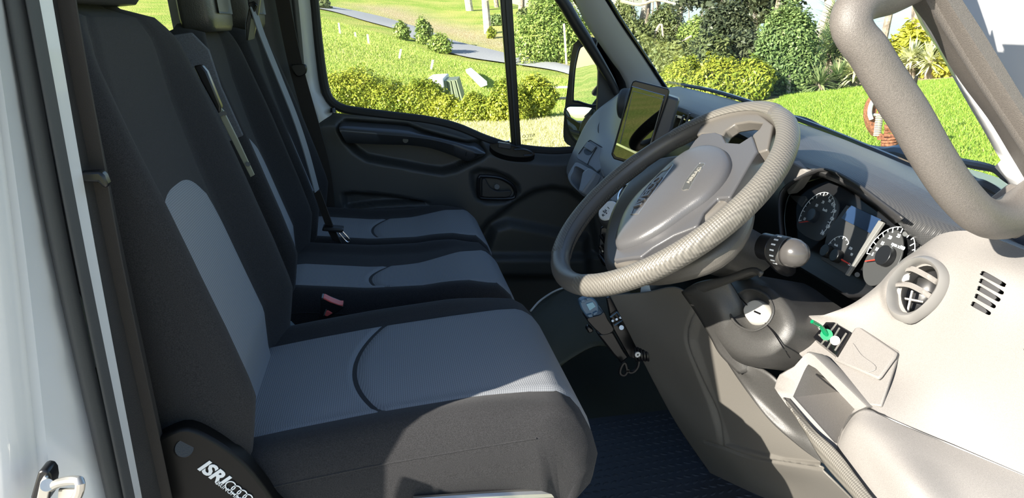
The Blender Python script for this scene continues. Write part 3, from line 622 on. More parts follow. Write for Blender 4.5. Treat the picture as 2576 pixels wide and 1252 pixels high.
# driver side B pillar: white jamb, rubber seal, painted strip
def vline(p0, p1, y, n=12, bow=0):
    u_ = -.32; A = [Q(p0[0]+(p1[0]-p0[0])*u_, p0[1]+(p1[1]-p0[1])*u_, y=y), Q(p0[0], p0[1], y=y), Q((p0[0]+p1[0])/2+bow, (p0[1]+p1[1])/2, y=y), Q(p1[0], p1[1], y=y)]; return cr(A, n)
pil = thing('door_pillar', [-.4, 0, -.1], 'white painted door pillar with black rubber seal on the driver side', 'pillar')
L0 = vline((-330,-80), (-330,1330), -.10); L1 = vline((-110,-80), (12,1330), -.085, bow=8); L2 = vline((-70,-80), (60,1330), -.075, bow=8); L2b = vline((-50,-80), (112,1330), -.05, bow=8); L3 = vline((-35,-80), (140,1330), -.052, bow=10); L4 = vline((0,-80), (286,1330), 0.0, bow=-18)
V = np.vstack([L0, L1, L2, L2b, L3, L4]); mk('jamb', V, grid_faces(6, 12), M_white, pil, sharp=1.2)
# rubber seal: outer lip and inner bulb
def sealband(name, a0, a1, b0, b1, ya, ym, yb, m, bow=10, bulge=.018):
    A = vline(a0, a1, ya, 20, bow); B = vline(b0, b1, yb, 20, bow); rows = []
    for t in np.linspace(0, 1, 9):
        R = A*(1-t)+B*t; R = R + np.array([0.0, -1, 0])*bulge*math.sin(math.pi*t); rows.append(R)
    return mk(name, np.vstack(rows), grid_faces(9, 20), m, pil, sharp=1.5)
sealband('seal_lip', (-5,-80), (284,1330), (50,-80), (330,1330), -.006, -.02, .0, M_seal, -14, .014)
sealband('seal_bulb', (48,-80), (328,1330), (84,-80), (356,1330), .0, -.0, .01, M_seal, -6, .012)
strip('painted_strip', vline((78,-80), (350,1330), .012, bow=-6), vline((118,-80), (372,1330), .035, bow=-5), M_white, pil)
strip('inner_trim', vline((112,-80), (372,1330), .036, bow=-5), vline((170,-80), (460,1330), .10, bow=-5), M_darkpl, pil)
# pillar front section above the cab floor / door sill
# striker
st = thing('door_striker', Q(150, 1230, y=-.05).tolist(), 'zinc door striker bracket bolted to the white jamb', 'latch')
stc = QY(zo([(280,927),(320,790),(350,690),(390,668),(440,680),(470,720),(480,790),(470,850),(450,960),(300,980)], .2717, 0, 1000), y=-.095)
prism('base_plate', stc, (0, .02, 0), M_smooth, st, bevel=.002)
prism('metal_plate', QY(zo([(350,927),(385,760),(420,705),(450,715),(470,760),(470,830),(440,960),(350,960)], .2717, 0, 1000), y=-.098), (0, -.004, 0), M_metal, st, bevel=.001)
cyl('bolt', Q(*zo([(435,808)], .2717, 0, 1000)[0], y=-.102), Q(*zo([(435,808)], .2717, 0, 1000)[0], y=-.108), .006, M_metal, st)
tube('striker_loop', Q3y([(a*.2717, b*.2717+1000, y) for a, b, y in ((470,830,-.10),(540,790,-.11),(640,765,-.125),(720,765,-.135),(742,785,-.14),(735,860,-.14),(690,960,-.135))]), .0045, M_metal, st, res=20)
prism('striker_tongue', Q3y([(a*.2717, b*.2717+1000, y) for a, b, y in ((540,850,-.10),(690,850,-.12),(670,930,-.12),(530,960,-.10))]), (0, .004, 0), M_metal, st, bevel=.001)

# passenger side B pillar
pp = thing('far_door_pillar', [-.35, 1.72, 0], 'white painted pillar between the bench and the passenger window', 'pillar')
strip('painted_face', [Q(a, b, y=1.76) for a, b in ((640,-400),(700,-90),(722,0),(748,120),(772,240),(790,310),(800,420))], [Q(a, b, y=1.80) for a, b in ((735,-400),(770,-90),(786,0),(795,130),(808,240),(845,290),(850,420))], M_white, pp, solid=.01)
strip('rubber_seal', [Q(a, b, y=1.75) for a, b in ((725,-90),(732,0),(748,150),(760,230))], [Q(a, b, y=1.75) for a, b in ((742,-90),(750,0),(764,150),(768,230))], M_doorpl, pp, solid=.008)
strip('lower_trim', [Q(a, b, y=1.74) for a, b in ((430,-400),(500,-90),(560,120),(600,300),(640,620))], [Q(a, b, y=1.74) for a, b in ((680,-400),(722,-90),(752,140),(778,240),(822,620))], M_darkpl, pp, solid=.01)

# windscreen pillar on the far side
fp = thing('far_windscreen_pillar', [.8, 1.7, .75], 'light grey trimmed windscreen pillar on the passenger side', 'pillar')
A = [Q(1250,-360,y=1.55), Q(1420,-70,y=1.62), Q(1447,0,y=1.64), Q(1476,60,y=1.66), Q(1530,140,y=1.69), Q(1574,207,y=1.72), Q(1590,300,y=1.74)]
B = [Q(1280,-400,y=1.42), Q(1478,-80,y=1.55), Q(1530,0,y=1.58), Q(1567,60,y=1.61), Q(1625,145,y=1.66), Q(1672,218,y=1.70), Q(1730,300,y=1.72)]
A_, B_ = cr(A, 22), cr(B, 22); rows = []
for t in np.linspace(0, 1, 7): rows.append(A_*(1-t)+B_*t + np.array([-.6, -.6, .2])*.022*math.sin(math.pi*t))
mk('trim_panel', np.vstack(rows), grid_faces(7, 22), M_apil, fp, solid=.006)
tube('windscreen_seal', B+[], .008, M_gloss, fp, res=24)
strip('inner_gap', [Q(1220,-370,y=1.64), Q(1395,-70,y=1.70), Q(1445,0,y=1.71), Q(1500,90,y=1.73), Q(1550,190,y=1.75), Q(1565,260,y=1.75)], [Q(1255,-360,y=1.58), Q(1425,-70,y=1.66), Q(1455,0,y=1.67), Q(1482,60,y=1.69), Q(1580,210,y=1.74), Q(1600,300,y=1.75)], M_smooth, fp, solid=.006)

# ------------------------------------------------------------------ passenger door
DY = 1.755
d = thing('passenger_door', [.1, DY, .1], 'dark grey passenger door with armrest, pull bowl and window', 'door')
z2 = lambda pts: zo(pts, .27174, 780, 240)
top = cr([Q(a, b, y=1.79) for a, b in ((786,290),(830,283),(880,288),(1000,300),(1080,310),(1160,332),(1240,362),(1300,376),(1400,384),(1470,374),(1560,372),(1640,380))], 150)
bot = cr([Q(a, b, y=DY) for a, b in ((800,700),(1000,740),(1300,780),(1600,840))], 150)
nv = 90; rows = []
for t in np.linspace(0, 1, nv):
    R = top*(1-t) + bot*t; R[:, 1] = DY + .035*(1-sstep(0, .07, t)); rows.append(R)
G = np.array(rows); P = G.reshape(-1, 3)
def topx(P):
    D = (MC.T @ (P-CP).T).T; return np.c_[W_/2 + F_*D[:, 0]/-D[:, 2], H_/2 - F_*D[:, 1]/-D[:, 2]]
px = topx(P)
scoop = z2([(262,330),(255,270),(320,215),(900,262),(1100,330),(1440,420),(1580,420),(1650,530),(1600,580),(1350,700),(1230,728),(1080,708),(800,655),(520,605),(400,525),(310,420)])
bowl = z2([(1490,720),(1560,680),(1700,690),(1850,750),(1930,830),(1945,900),(1900,970),(1800,1000),(1620,1000),(1540,960),(1500,850)])
pocket = z2([(305,912),(400,898),(700,920),(1000,972),(1110,1000),(900,1004),(600,1020),(320,1058)])
pod = z2([(1640,1170),(1900,970),(2080,870),(2250,835),(2420,870),(2600,1000),(2700,1500),(1400,1500)])
pod2 = z2([(1680,1200),(1850,1150),(2300,1240),(2600,1300),(2600,1700),(1500,1700)])
dy = .045*(1-sstep(-12, 3, sdist(px, scoop))) + .022*(1-sstep(-9, 3, sdist(px, bowl))) + .035*(1-sstep(-7, 2, sdist(px, pocket))) + .03*(1-sstep(-14, 4, sdist(px, pod))) - .03*(1-sstep(-22, 4, sdist(px, pod2)))
seam = np.array(z2([(2140,512),(2145,600),(2160,612),(2400,632)]));
sd = np.min([np.linalg.norm(px - (seam[i]+(seam[i+1]-seam[i])*t), axis=1) for i in range(3) for t in np.linspace(0, 1, 14)], axis=0)
P[:, 1] += dy + .003*(sd < 1.6)
mk('door_panel', P, grid_faces(nv, 150), M_doorpl, d, sharp=2.0)
a0 = cr(QY(z2([(275,268),(300,243),(500,252),(900,287),(1050,350),(1430,437),(1530,437),(1610,500),(1622,530)]), y=1.785), 60)
a1_ = cr(QY(z2([(268,300),(500,322),(1000,366),(1300,426),(1500,495),(1560,515),(1622,532)]), y=1.70), 60)
a1b = cr(QY(z2([(276,330),(500,350),(1000,392),(1290,450),(1480,520),(1560,540),(1622,540)]), y=1.695), 60)
a2_ = cr(QY(z2([(335,440),(700,455),(900,460),(1100,485),(1300,548),(1460,607),(1600,560)]), y=1.725), 60)
a3_ = cr(QY(z2([(335,440),(700,455),(900,460),(1100,485),(1300,548),(1460,607),(1600,560)]), y=1.80), 60)
mk('armrest', np.vstack([a0, a1_*.5+a0*.5, a1_, a1b, a2_, a3_]), grid_faces(6, 60), M_armrest, d, sharp=1.2)
cc = Q(*z2([(885,420)])[0], y=1.69); cyl('screw_cap', cc+[0, .04, 0], cc+[0, .014, 0], .009, M_armrest, d)
tube('armrest_cap_seam', QY(z2([(1440,560),(1460,510),(1545,530),(1550,555),(1520,575)]), y=1.70), .0012, M_smooth, d, n=5, res=16)
tube('handle_bezel', list(crc(QY(z2([(1562,765),(1605,748),(1750,762),(1850,812),(1890,860),(1900,910),(1860,952),(1600,950),(1562,920)]), y=1.765), 40))+[QY(z2([(1562,765)]), y=1.765)[0]], .006, M_smooth, d, n=8)
hl_ = prism('door_handle', crc(QY(z2([(1592,778),(1625,775),(1670,850),(1740,885),(1855,880),(1868,905),(1840,940),(1760,945),(1600,940),(1590,900)]), y=1.752), 36), (0, .008, 0), M_darkpl, d, bevel=.003)
cyl('lock_button', Q(*z2([(1730,845)])[0], y=1.78), Q(*z2([(1730,845)])[0], y=1.762), .009, M_smooth, d)
sw = puff('window_switch_pod', QY(z2([(1668,445),(1690,500),(1780,545),(1900,568),(2020,568),(2080,545),(2050,512),(1920,478),(1800,448)]), y=1.735), (0, .002, .012), M_smooth, d, shape=.35, base=(0, .02, -.02))
p0 = Q(*z2([(1800,490)])[0], y=1.742); p1 = Q(*z2([(1870,500)])[0], y=1.735)
box('switch', p0+[0, 0, .010], (.022, 0, -.006), (0, .010, 0), (.002, 0, .009), M_armrest, sw, bevel=.003); box('chrome_switch_tip', p0+[.012, 0, .022], (.007, 0, 0), (0, .006, 0), (0, 0, .003), M_chrome, sw, bevel=.001)
tube('recess_rim', QY(z2([(1890,500),(1980,500),(2050,525),(2055,550),(1980,556)]), y=1.728), .003, M_armrest, sw, n=6, res=16)
kn = Q(838, 282, y=1.775); cyl('lock_knob', kn, kn+[0, 0, .014], .011, M_smooth, d, r2=.008)
# window frame and glass
GY = 1.80
tube('window_frame', QY([(745,-400),(780,-100),(790,0),(802,120),(815,210),(829,250),(860,272),(905,281),(1000,293),(1080,303),(1150,320),(1220,349),(1290,370),(1380,380),(1450,378)], y=GY), .015, M_rubber, d, n=10, res=80)
tube('front_frame', QY([(1150,-390),(1340,-100),(1413,0),(1449,60),(1487,120),(1528,188),(1543,216),(1552,236)], y=1.76), [.020, .020, .020, .020, .012], M_darkpl, d, n=14, res=40)
prism('sail_panel', QY([(1508,90),(1506,200),(1500,335),(1470,372),(1540,376),(1620,330),(1610,200),(1540,190),(1500,130)], y=1.785), (0, .02, 0), M_doorpl, d, bevel=.002)
db = QY([(1228,-400),(1264,-400),(1312,376),(1288,374)], y=1.792)
prism('divider_bar', db, (0, .02, 0), M_smooth, d, bevel=.003)
prism('divider_seal', QY([(1242,-400),(1257,-400),(1302,374),(1297,374)], y=1.786), (0, .008, 0), M_darkpl, d, bevel=.002)
gl = mk('window_glass', QY([(740,-400),(1250,-400),(1300,374),(1220,352),(1150,322),(1080,306),(1000,296),(905,284),(850,272),(815,240),(795,120)], y=GY+.004), [tuple(range(11))], M_glass, d, smooth=False)
qg = mk('quarter_glass', QY([(1250,-400),(1150,-400),(1345,-100),(1420,10),(1508,160),(1502,340),(1450,378),(1300,374)], y=GY+.004), [tuple(range(8))], M_glass, d, smooth=False)
M_etch = mat('etched_print', (0.25, 0.25, 0.10), .6)
text('glass_marking', 'IVECO', Q(1330,342,y=GY), (-1, 0, 0), (0, 0, 1), .016, M_etch, qg, ext=.0003)
text('glass_marking', 'TEMPERED', Q(1330,351,y=GY), (-1, 0, 0), (0, 0, 1), .007, M_etch, qg, ext=.0003)
# ------------------------------------------------------------------ door mirror
mr = thing('door_mirror', Q(1460, 360, y=1.98).tolist(), 'large black two-glass door mirror outside the quarter window', 'mirror')
zm = lambda pts: zo(pts, .27165, 1400, 60)
out = [(1452,102),(1440,125),(1434,160),(1428,215),(1421,270),(1417,330),(1420,355),(1436,368),(1462,374),(1505,372),(1530,360),(1532,120),(1500,98)]
def mY(px_): return 1.97 - (px_-1420)*.0004
def QM(pts, off=0): return [Q(a, b, y=mY(a)+off) for a, b in pts]
O = crc(QM(out), 60); back = O + (O.mean(0)-O)*.25 + np.array([.07, .02, 0])
c = O.mean(0); rim2 = O + (c-O)*.06 + np.array([.008, 0, 0])
loft('housing', [back, O+(O-c)*.01+np.array([.02, 0, 0]), O, rim2], M_smooth, mr, sharp=1.0)
up = zm([(200,290),(235,205),(330,250),(395,440),(395,740),(150,700),(135,680),(150,500)]); up = [(1441,253),(1444,190),(1450,150),(1462,116),(1490,125),(1508,180),(1505,262),(1450,255)]
lo = [(1421,290),(1423,272),(1440,266),(1500,275),(1506,330),(1500,356),(1470,366),(1444,352),(1428,325)]
# both glasses face back along the van
n1 = np.array([-.93, -.36, -.08]); 
def flatglass(pts, name, n, dome=0):
    P = QM(pts, -.004); P = crc(P, 40)
    cpt = P.mean(0); Vv = [p for p in P]; rings = [P]
    for s_ in (.75, .5, .25): rings.append(cpt + (P-cpt)*s_ + (-np.array([1, 0, 0])*dome*(1-s_**2)))
    V = [p for R in rings for p in R] + [cpt - np.array([dome, 0, 0])]; Fc = grid_faces(4, 40, True) + [(120+i, 120+(i+1) % 40, 160) for i in range(40)]
    return mk(name, V, Fc, M_mirror, mr, sharp=2.5)
flatglass(up, 'upper_glass', n1); flatglass(lo, 'lower_glass', n1, .012)
tube('bezel', list(crc(QM(up, -.008), 40))+[crc(QM(up, -.008), 40)[0]], .004, M_smooth, mr, n=6); tube('bezel', list(crc(QM(lo, -.008), 40))+[crc(QM(lo, -.008), 40)[0]], .004, M_smooth, mr, n=6)
tube('mirror_arm', [Q(1520,300,y=1.96), Q(1560,300,y=1.86), Q(1580,300,y=1.80)], .02, M_smooth, mr, res=8)

# ------------------------------------------------------------------ seats
def fpoly(z, P): return np.interp(z, [p[0] for p in P], [p[1] for p in P])
BX = [(.44,-.268),(.50,-.270),(.565,-.266),(.642,-.285),(.75,-.311),(.83,-.328),(.93,-.345),(1.03,-.352),(1.10,-.372)]
BB = [(.44,.012),(.50,.032),(.58,.045),(.66,.048),(.76,.048),(.83,.046),(.93,.036),(1.02,.018),(1.10,0)]
def make_seat(name, yc, hw, dz, ztop, label, near_hw=None, far_shift=0, insL=-.48, insR=.46, itop=.835, dx=0):
    t = thing(name, [-.05, yc, 0], label, 'seat')
    def front(z, v, off=0):
        b = fpoly(z, BB)*sstep(.58, .92, abs(v)) - .005*sstep(.5, .6, abs(v))*(1-sstep(.6, .7, abs(v)))
        return fpoly(z, BX) + b + off + dx
    zs = np.r_[np.linspace(.42, .93, 22), np.linspace(.95, ztop, 9)]
    rings = []
    for z in zs:
        k = (z-.42)/(ztop-.42); w = hw*(1 - .05*sstep(.7, .95, k) - .38*max(0, (k-.88)/.12)**2.2) ; th = .125*(1-.35*k)
        if k > .985: th *= .55
        R = []
        for v in np.linspace(-1, 1, 41):
            r = max(0, (abs(v)-.86)/.14); x = front(z, v) - .022*(1-math.sqrt(max(0, 1-r*r))) - (.03 if k > .985 else 0)
            R.append((x, yc + w*v, z+dz))
        for v in np.linspace(1, -1, 15):
            r = abs(v)**4; R.append((fpoly(z, BX)+dx - th*(1-.25*r) - .01, yc + w*v*.99, z+dz))
        rings.append(R)
    last = np.array(rings[-1]); cc_ = last.mean(0); rings.append((cc_ + (last-cc_)*.75 + np.array([0, 0, .010])).tolist()); rings.append((cc_ + (last-cc_)*.4 + np.array([0, 0, .013])).tolist())
    br = loft('backrest', rings, M_blackfab, t, sharp=2.0)
    V = []; nr = 34
    for i in range(nr):
        s = i/(nr-1); row = []
        for j in range(25):
            v0 = -1 + 2*j/24; z = .44 + s*(itop-.44)
            zt = z - .045*(abs(v0)**3)*sstep(.75, 1, s); vv = (insL+insR)/2 + v0*(insR-insL)/2*(1 - .12*sstep(.7, 1, s))
            edge = max(abs(v0), s if s > .5 else 0)
            V.append((front(zt, vv, .0035 - .007*sstep(.93, 1, edge)), yc+hw*vv, zt+dz))
    mk('backrest_insert', V, grid_faces(nr, 25), M_greyfab, br, sharp=2.0, label='ribbed grey fabric centre of the backrest')
    return t, br, front
def cw(x, v, z):
    r = max(0, (abs(v)-.86)/.14); dr = .05*(1-math.sqrt(max(0, 1-r*r))); w = float(sstep(.10, .205, x)); low = 1-float(sstep(.44, .475, z)); w = max(w, low)
    bol = .014*float(sstep(.62, .85, abs(v)))*(1-float(sstep(.05, .2, x)))
    return x - dr*.8*w, z + bol - dr*(1-.6*w)
def cushion(t, yc, hw, dz, xs, label=None, arc=-.085, archd=.05, insL=-.74, insR=.60, insRr=None, zb=.33, nearraise=.0, topf=None, edge=None):
    TX = topf or [(-.34,.470),(-.20,.480),(-.08,.486),(.06,.488),(.15,.488),(.185,.484)]
    FR = edge or [(.205,.470),(.218,.450),(.228,.425),(.234,.395),(.225,.36),(.20,.335)]
    prof = [(x, fpoly(x, TX)) for x in np.linspace(-.34, .185, 26)] + FR
    rings = []
    for (x, z) in prof:
        R = []; low = z < .47 and x > .19
        for v in np.linspace(-1, 1, 41):
            xx, zz_ = cw(x, v, z); R.append((xx, yc+hw*v, zz_+dz))
        for v in np.linspace(1, -1, 9):
            R.append((min(x, .165)+(x-.165)*.1*(x > .165), yc+hw*v*.985, zb+dz-.02*(x < .18)))
        rings.append(R)
    cu = loft('cushion', rings, M_blackfab, t, sharp=2.2)
    PX = np.array([p[0] for p in prof]); PZ = np.array([p[1] for p in prof]); sl_ = np.r_[0, np.cumsum(np.hypot(np.diff(PX), np.diff(PZ)))]
    def at_s(s, v):
        return cw(float(np.interp(s, sl_, PX)), v, float(np.interp(s, sl_, PZ)))
    def nrm(s):
        a = np.array([np.interp(s-.004, sl_, PX), np.interp(s-.004, sl_, PZ)]); b = np.array([np.interp(s+.004, sl_, PX), np.interp(s+.004, sl_, PZ)]); d_ = b-a; d_ /= np.linalg.norm(d_)+1e-9; return np.array([-d_[1], d_[0]])
    s_end = sl_[-2]; s_arc = lambda v0: np.interp(arc + (archd*(v0*v0) - archd*.6), PX, sl_)
    for nm, mode in (('rear_insert', 0), ('front_insert', 1)):
        V = []
        for i in range(36):
            for j in range(31):
                v0 = -1+2*j/30; sa = s_arc(v0); f = i/35; rr_ = insR if insRr is None else (insRr if mode == 0 else insRr + (insR-insRr)*sstep(0, .75, f)); vv = (insL+rr_)/2 + v0*(rr_-insL)/2
                if mode: vv *= (1 - .04*sstep(.6, 1, f)); 
                s = (0.02 + (sa-.0215)*f) if mode == 0 else (sa + .001 + (s_end-sa-.001)*f); 
                x, z = at_s(s, vv); n_ = nrm(s); e = max(abs(v0), (f if mode == 0 else 1-f)); o_ = .004 - .0055*sstep(.988, 1, e); V.append((x+n_[0]*o_, yc+hw*vv, z+n_[1]*o_+dz))
        mk(nm, V, grid_faces(36, 31), M_greyfab, cu, sharp=2.2, label='dotted grey fabric panel')
    # side seam piping
    path = [(x, yc-hw*1.0, fpoly(x, TX)-.038+dz) for x in np.linspace(-.28, .14, 12)]
    tube('side_seam', path, .0014, M_blackfab, cu, n=5, res=30)
    return cu
s1, b1, fr1 = make_seat('cab_chair', .362, .248, 0, 1.075, 'driver seat nearest the open door, black with grey centre', insL=-.62, insR=.52)
cushion(s1, .365, .248, 0, None, insL=-.76, insR=.66)
s2, b2_, fr2 = make_seat('cab_chair', .995, .205, 0, 1.045, 'middle bench seat with a black headrest and grey centre panel', insL=-.66, insR=.44, itop=.815, dx=-.014)
TM = [(-.34,.478),(-.26,.480),(-.10,.450),(.02,.440),(.12,.444),(.18,.434)]; FM = [(.20,.418),(.214,.400),(.222,.375),(.222,.345),(.21,.31),(.19,.28)]
cushion(s2, .995, .205, 0, None, arc=-.075, archd=.045, insL=-.82, insR=.52, insRr=.12, zb=.22, topf=TM, edge=FM)
s3, b3, fr3 = make_seat('cab_chair', 1.41, .205, 0, 1.045, 'far passenger seat against the passenger door, black and grey', insL=-.62, insR=.50, itop=.815)
cushion(s3, 1.41, .205, 0, None, arc=-.075, archd=.045, insL=-.80, insR=.75, insRr=.48, zb=.22, topf=TM, edge=FM)
# headrests
def headrest(seat, x0, y0, y1, z0, x1, m):
    W2 = (y1-y0)/2; yc = (y0+y1)/2
    rings = []
    for k, (z, s) in enumerate([(z0, .86), (z0+.012, .97), (z0+.03, 1), (z0+.10, 1), (z0+.18, .96), (z0+.20, .85)]):
        R = []
        for a in np.linspace(0, 2*math.pi, 40, endpoint=False):
            ca, sa = math.cos(a), math.sin(a); e = .35; R.append(((x0+x1)/2 + (x1-x0)/2*s*math.copysign(abs(ca)**e, ca), yc + W2*s*math.copysign(abs(sa)**e, sa), z))
        rings.append(R)
    h = loft('headrest', rings, m, seat, sharp=1.4)
    V = []
    for i in range(8):
        for j in range(12):
            u = -1+2*j/11; w_ = i/7; e = max(abs(u), abs(2*w_-1)); V.append((x1 + .004 - .022*(1-sstep(.6, 1, e))*1 , yc+W2*.62*u, z0+.035+.13*w_))
    mk('front_pad', V, grid_faces(8, 12), mat('headrest_pad', (.13, .13, .10), .5), h, sharp=1.5)
    for s in (-1, 1): cyl('post', (x0*.7+x1*.3-.015, yc+s*W2*.5, z0-.02), (x0*.7+x1*.3-.015, yc+s*W2*.5, z0+.02), .006, M_smooth, h)
    return h
M_hr = mat('headrest_vinyl', (.05, .05, .045), .35, bump=.5, bscale=400, bdist=.001)
headrest(s1, -.47, .20, .50, 1.078, -.345, M_hr); headrest(s2, -.405, .875, 1.12, 1.034, -.332, M_hr); headrest(s3, -.43, 1.29, 1.53, 1.036, -.315, M_hr)
prism('side_fabric_panel', [(-.36, .787, 1.035), (-.335, .79, 1.0), (-.325, .787, .93), (-.30, .786, .83), (-.40, .787, .80), (-.45, .787, 1.03)], (0, .006, 0), M_greyfab2, b2_, bevel=.003, label='speckled grey side of the middle backrest')
# driver seat hinge cover with lettering
hc_px = [(300,1135),(385,1108),(425,1088),(462,1077),(500,1086),(560,1120),(610,1160),(650,1205),(690,1262),(720,1330),(330,1330)]
hcv = prism('hinge_cover', crc(QY(hc_px, y=.092), 60), (0, .03, 0), mat('hinge_cover_plastic', (.006, .006, .006), .4, spec=.25), s1, bevel=.006, segs=3, label='smooth black plastic hinge cover with white lettering')
cyl('pivot_cap', Q(462,1126,y=.10), Q(464,1127,y=.089), .013, M_darkpl, hcv, r2=.011)
pa = Q(515,1180,y=.0915); pb_ = Q(625,1262,y=.0915); uu = pb_-pa; uu /= np.linalg.norm(uu); vv_ = np.array([-uu[2], 0, uu[0]])*1.0
pc = Q(546,1200,y=.0905); text('lettering', 'ISRI', Q(537,1190,y=.091), uu, vv_, .025, M_print, hcv, ext=.0004, bold=.0010, shear=.15)
text('lettering', 'BRINGHAUSEN', Q(588,1244,y=.091), uu, vv_, .0085, M_print, hcv, ext=.0004)
for i in range(4): disc_ring('ring_emblem', Q(592,1230,y=.0905)+uu*(.0095*i-.008), (0, -1, 0), .0055, .0070, .0006, M_print, hcv, seg=20)
prism('seat_base', [(-.34, .11, .34), (.18, .11, .34), (.16, .11, .02), (-.32, .11, .02)], (0, .5, 0), M_darkpl, s1, bevel=.01)
tube('base_rail', [Q(1040,1262,y=.11), Q(1250,1248,y=.11), Q(1400,1243,y=.13), Q(1420,1255,y=.15)], .008, M_metal, s1, res=16)
prism('bench_base', [(-.32, .80, .29), (.18, .80, .29), (.15, .80, .0), (-.32, .80, .0)], (0, .81, 0), M_darkpl, s2, bevel=.01)
# folded armrest rail on the far side of driver backrest
ar = prism('armrest_bracket', Q3y([(486,166,.625),(505,162,.625),(520,180,.625),(556,268,.625),(552,290,.625),(530,250,.625),(505,205,.625)]), (0, .02, 0), M_smooth, s1, bevel=.003)
prism('metal_plate', Q3y([(545,262,.63),(562,278,.63),(598,350,.63),(640,440,.63),(630,446,.63),(590,368,.63),(556,300,.63)]), (0, .006, 0), mat('olive_plate', (.22, .23, .17), .45), ar, bevel=.001)
for a, b in ((556,287),(565,285),(624,413)): cyl('rivet', Q(a,b,y=.629), Q(a,b,y=.626), .004, M_smooth, ar)
# belts
def ribbon(name, P, w, m, parent=None, th=.0014, side=None, n=40, **k):
    P = cr(P, n); T = np.gradient(P, axis=0); T /= np.linalg.norm(T, axis=1)[:, None]; V = []
    for i in range(n):
        s = np.array(side, float); s -= T[i]*np.dot(s, T[i]); s /= np.linalg.norm(s); q = np.cross(T[i], s)
        V += [P[i]-s*w/2-q*th, P[i]+s*w/2-q*th, P[i]+s*w/2+q*th, P[i]-s*w/2+q*th]
    return mk(name, V, grid_faces(n, 4, True)+[(0, 1, 2, 3), tuple(range(4*n-4, 4*n))], m, parent, **k)
bt = thing('driver_seat_belt', Q(390, 1252, y=.07).tolist(), 'dark brown driver seat belt hanging beside the door pillar', 'seat belt')
ribbon('webbing', Q3y([(130,-60,.055),(148,60,.055),(200,340,.06),(256,640,.065),(312,900,.07),(352,1080,.072),(400,1300,.075)]), .042, M_belt, bt, side=(1, -.15, 0))
ck = prism('belt_guide', Q3y([(188,428,.05),(262,424,.05),(274,436,.05),(284,462,.05),(272,468,.05),(258,452,.05),(192,452,.05)]), (0, -.015, 0), M_smooth, bt, bevel=.004)
mb = thing('middle_seat_belt', Q(870, 620, y=1.2).tolist(), 'light grey belt running from the middle shoulder guide to its buckle', 'seat belt')
ribbon('webbing', Q3y([(636,18,1.18),(660,90,1.17),(700,190,1.165),(740,290,1.16),(770,380,1.17),(797,480,1.19)]), .022, M_beltl, mb, side=(.5, 1, 0))
ribbon('lower_webbing', Q3y([(797,480,1.19),(812,520,1.2),(832,575,1.21),(850,610,1.22),(858,628,1.23)]), .022, M_belt, mb, side=(.9, -.5, 0), n=20)
gd = prism('shoulder_guide', Q3y([(622,-20,1.2),(660,-20,1.2),(652,40,1.2),(640,95,1.2),(622,103,1.2),(620,60,1.2),(628,20,1.2)]), (0, -.02, 0), M_hr, mb, bevel=.004)
prism('guide_plate', Q3y([(632,45,1.175),(644,55,1.175),(640,98,1.175),(624,102,1.175)]), (0, -.004, 0), mat('olive_trim', (.25, .26, .17), .4), gd, bevel=.001)
prism('guide_slot', Q3y([(624,8,1.178),(640,2,1.178),(648,14,1.178),(634,44,1.178)]), (0, -.004, 0), M_gloss, gd, bevel=.002)
tg = tube('tongue', Q3y([(858,578,1.2),(878,600,1.2),(880,607,1.2),(872,607,1.2),(852,585,1.2)]), .002, M_chrome, mb, n=6, res=20)
box('tongue_grip', Q(838,574,y=1.205), np.array([.026, 0, -.006]), (0, .02, 0), (.002, 0, .005), M_smooth, mb, bevel=.003)
pbt = thing('passenger_seat_belt', Q(815, 420, y=1.66).tolist(), 'black belt with pillar guide between passenger seat and window pillar', 'seat belt')
ribbon('webbing', Q3y([(700,-60,1.69),(722,60,1.69),(748,180,1.69),(790,330,1.67),(815,430,1.66),(826,520,1.66)]), .045, M_belt, pbt, side=(1, -.3, 0))
prism('belt_guide', crc(Q3y([(735,164,1.70),(757,160,1.70),(770,162,1.70),(773,178,1.70),(766,188,1.70),(748,190,1.70)]), 24), (0, -.025, 0), M_smooth, pbt, bevel=.003)
# buckles in the gap
bk = thing('belt_buckle', Q(830, 830, y=.72).tolist(), 'black belt buckle with red release button between driver and middle seats', 'buckle')
zb_ = lambda pts: zo(pts, .1438, 720, 700)
prism('buckle_body', QY(zb_([(600,345),(640,345),(1000,490),(1000,520),(820,640),(640,760),(560,740),(600,560)]), y=.70), (0, .03, 0), M_smooth, bk, bevel=.003)
prism('red_button', QY(zb_([(645,338),(680,345),(800,410),(930,458),(995,460),(990,492),(900,470),(760,420),(650,362)]), y=.698), (0, .026, 0), M_red, bk, bevel=.001)
prism('red_button', QY(zb_([(700,570),(730,565),(808,612),(720,668),(672,655),(680,600)]), y=.696), (0, .01, 0), M_red, bk, bevel=.001)
prism('metal_edge', QY(zb_([(690,555),(705,560),(675,640),(650,660),(662,610)]), y=.695), (0, .006, 0), M_metal, bk)
bk2 = prism('buckle_stalk', QY(zb_([(45,830),(60,790),(230,960),(180,1015),(90,940)]), y=.68), (0, .02, 0), mat('blue_grey_stalk', (.1, .14, .16), .4), None, bevel=.002); tag(bk2, 'blue-grey buckle stalk low behind the red buckle', 'buckle')

# ------------------------------------------------------------------ dashboard
ds = thing('dashboard', [.8, .9, .0], 'wide grey dashboard with dark ribbed top spanning the cab', 'dashboard')
ed = lambda L: Q3x(L)
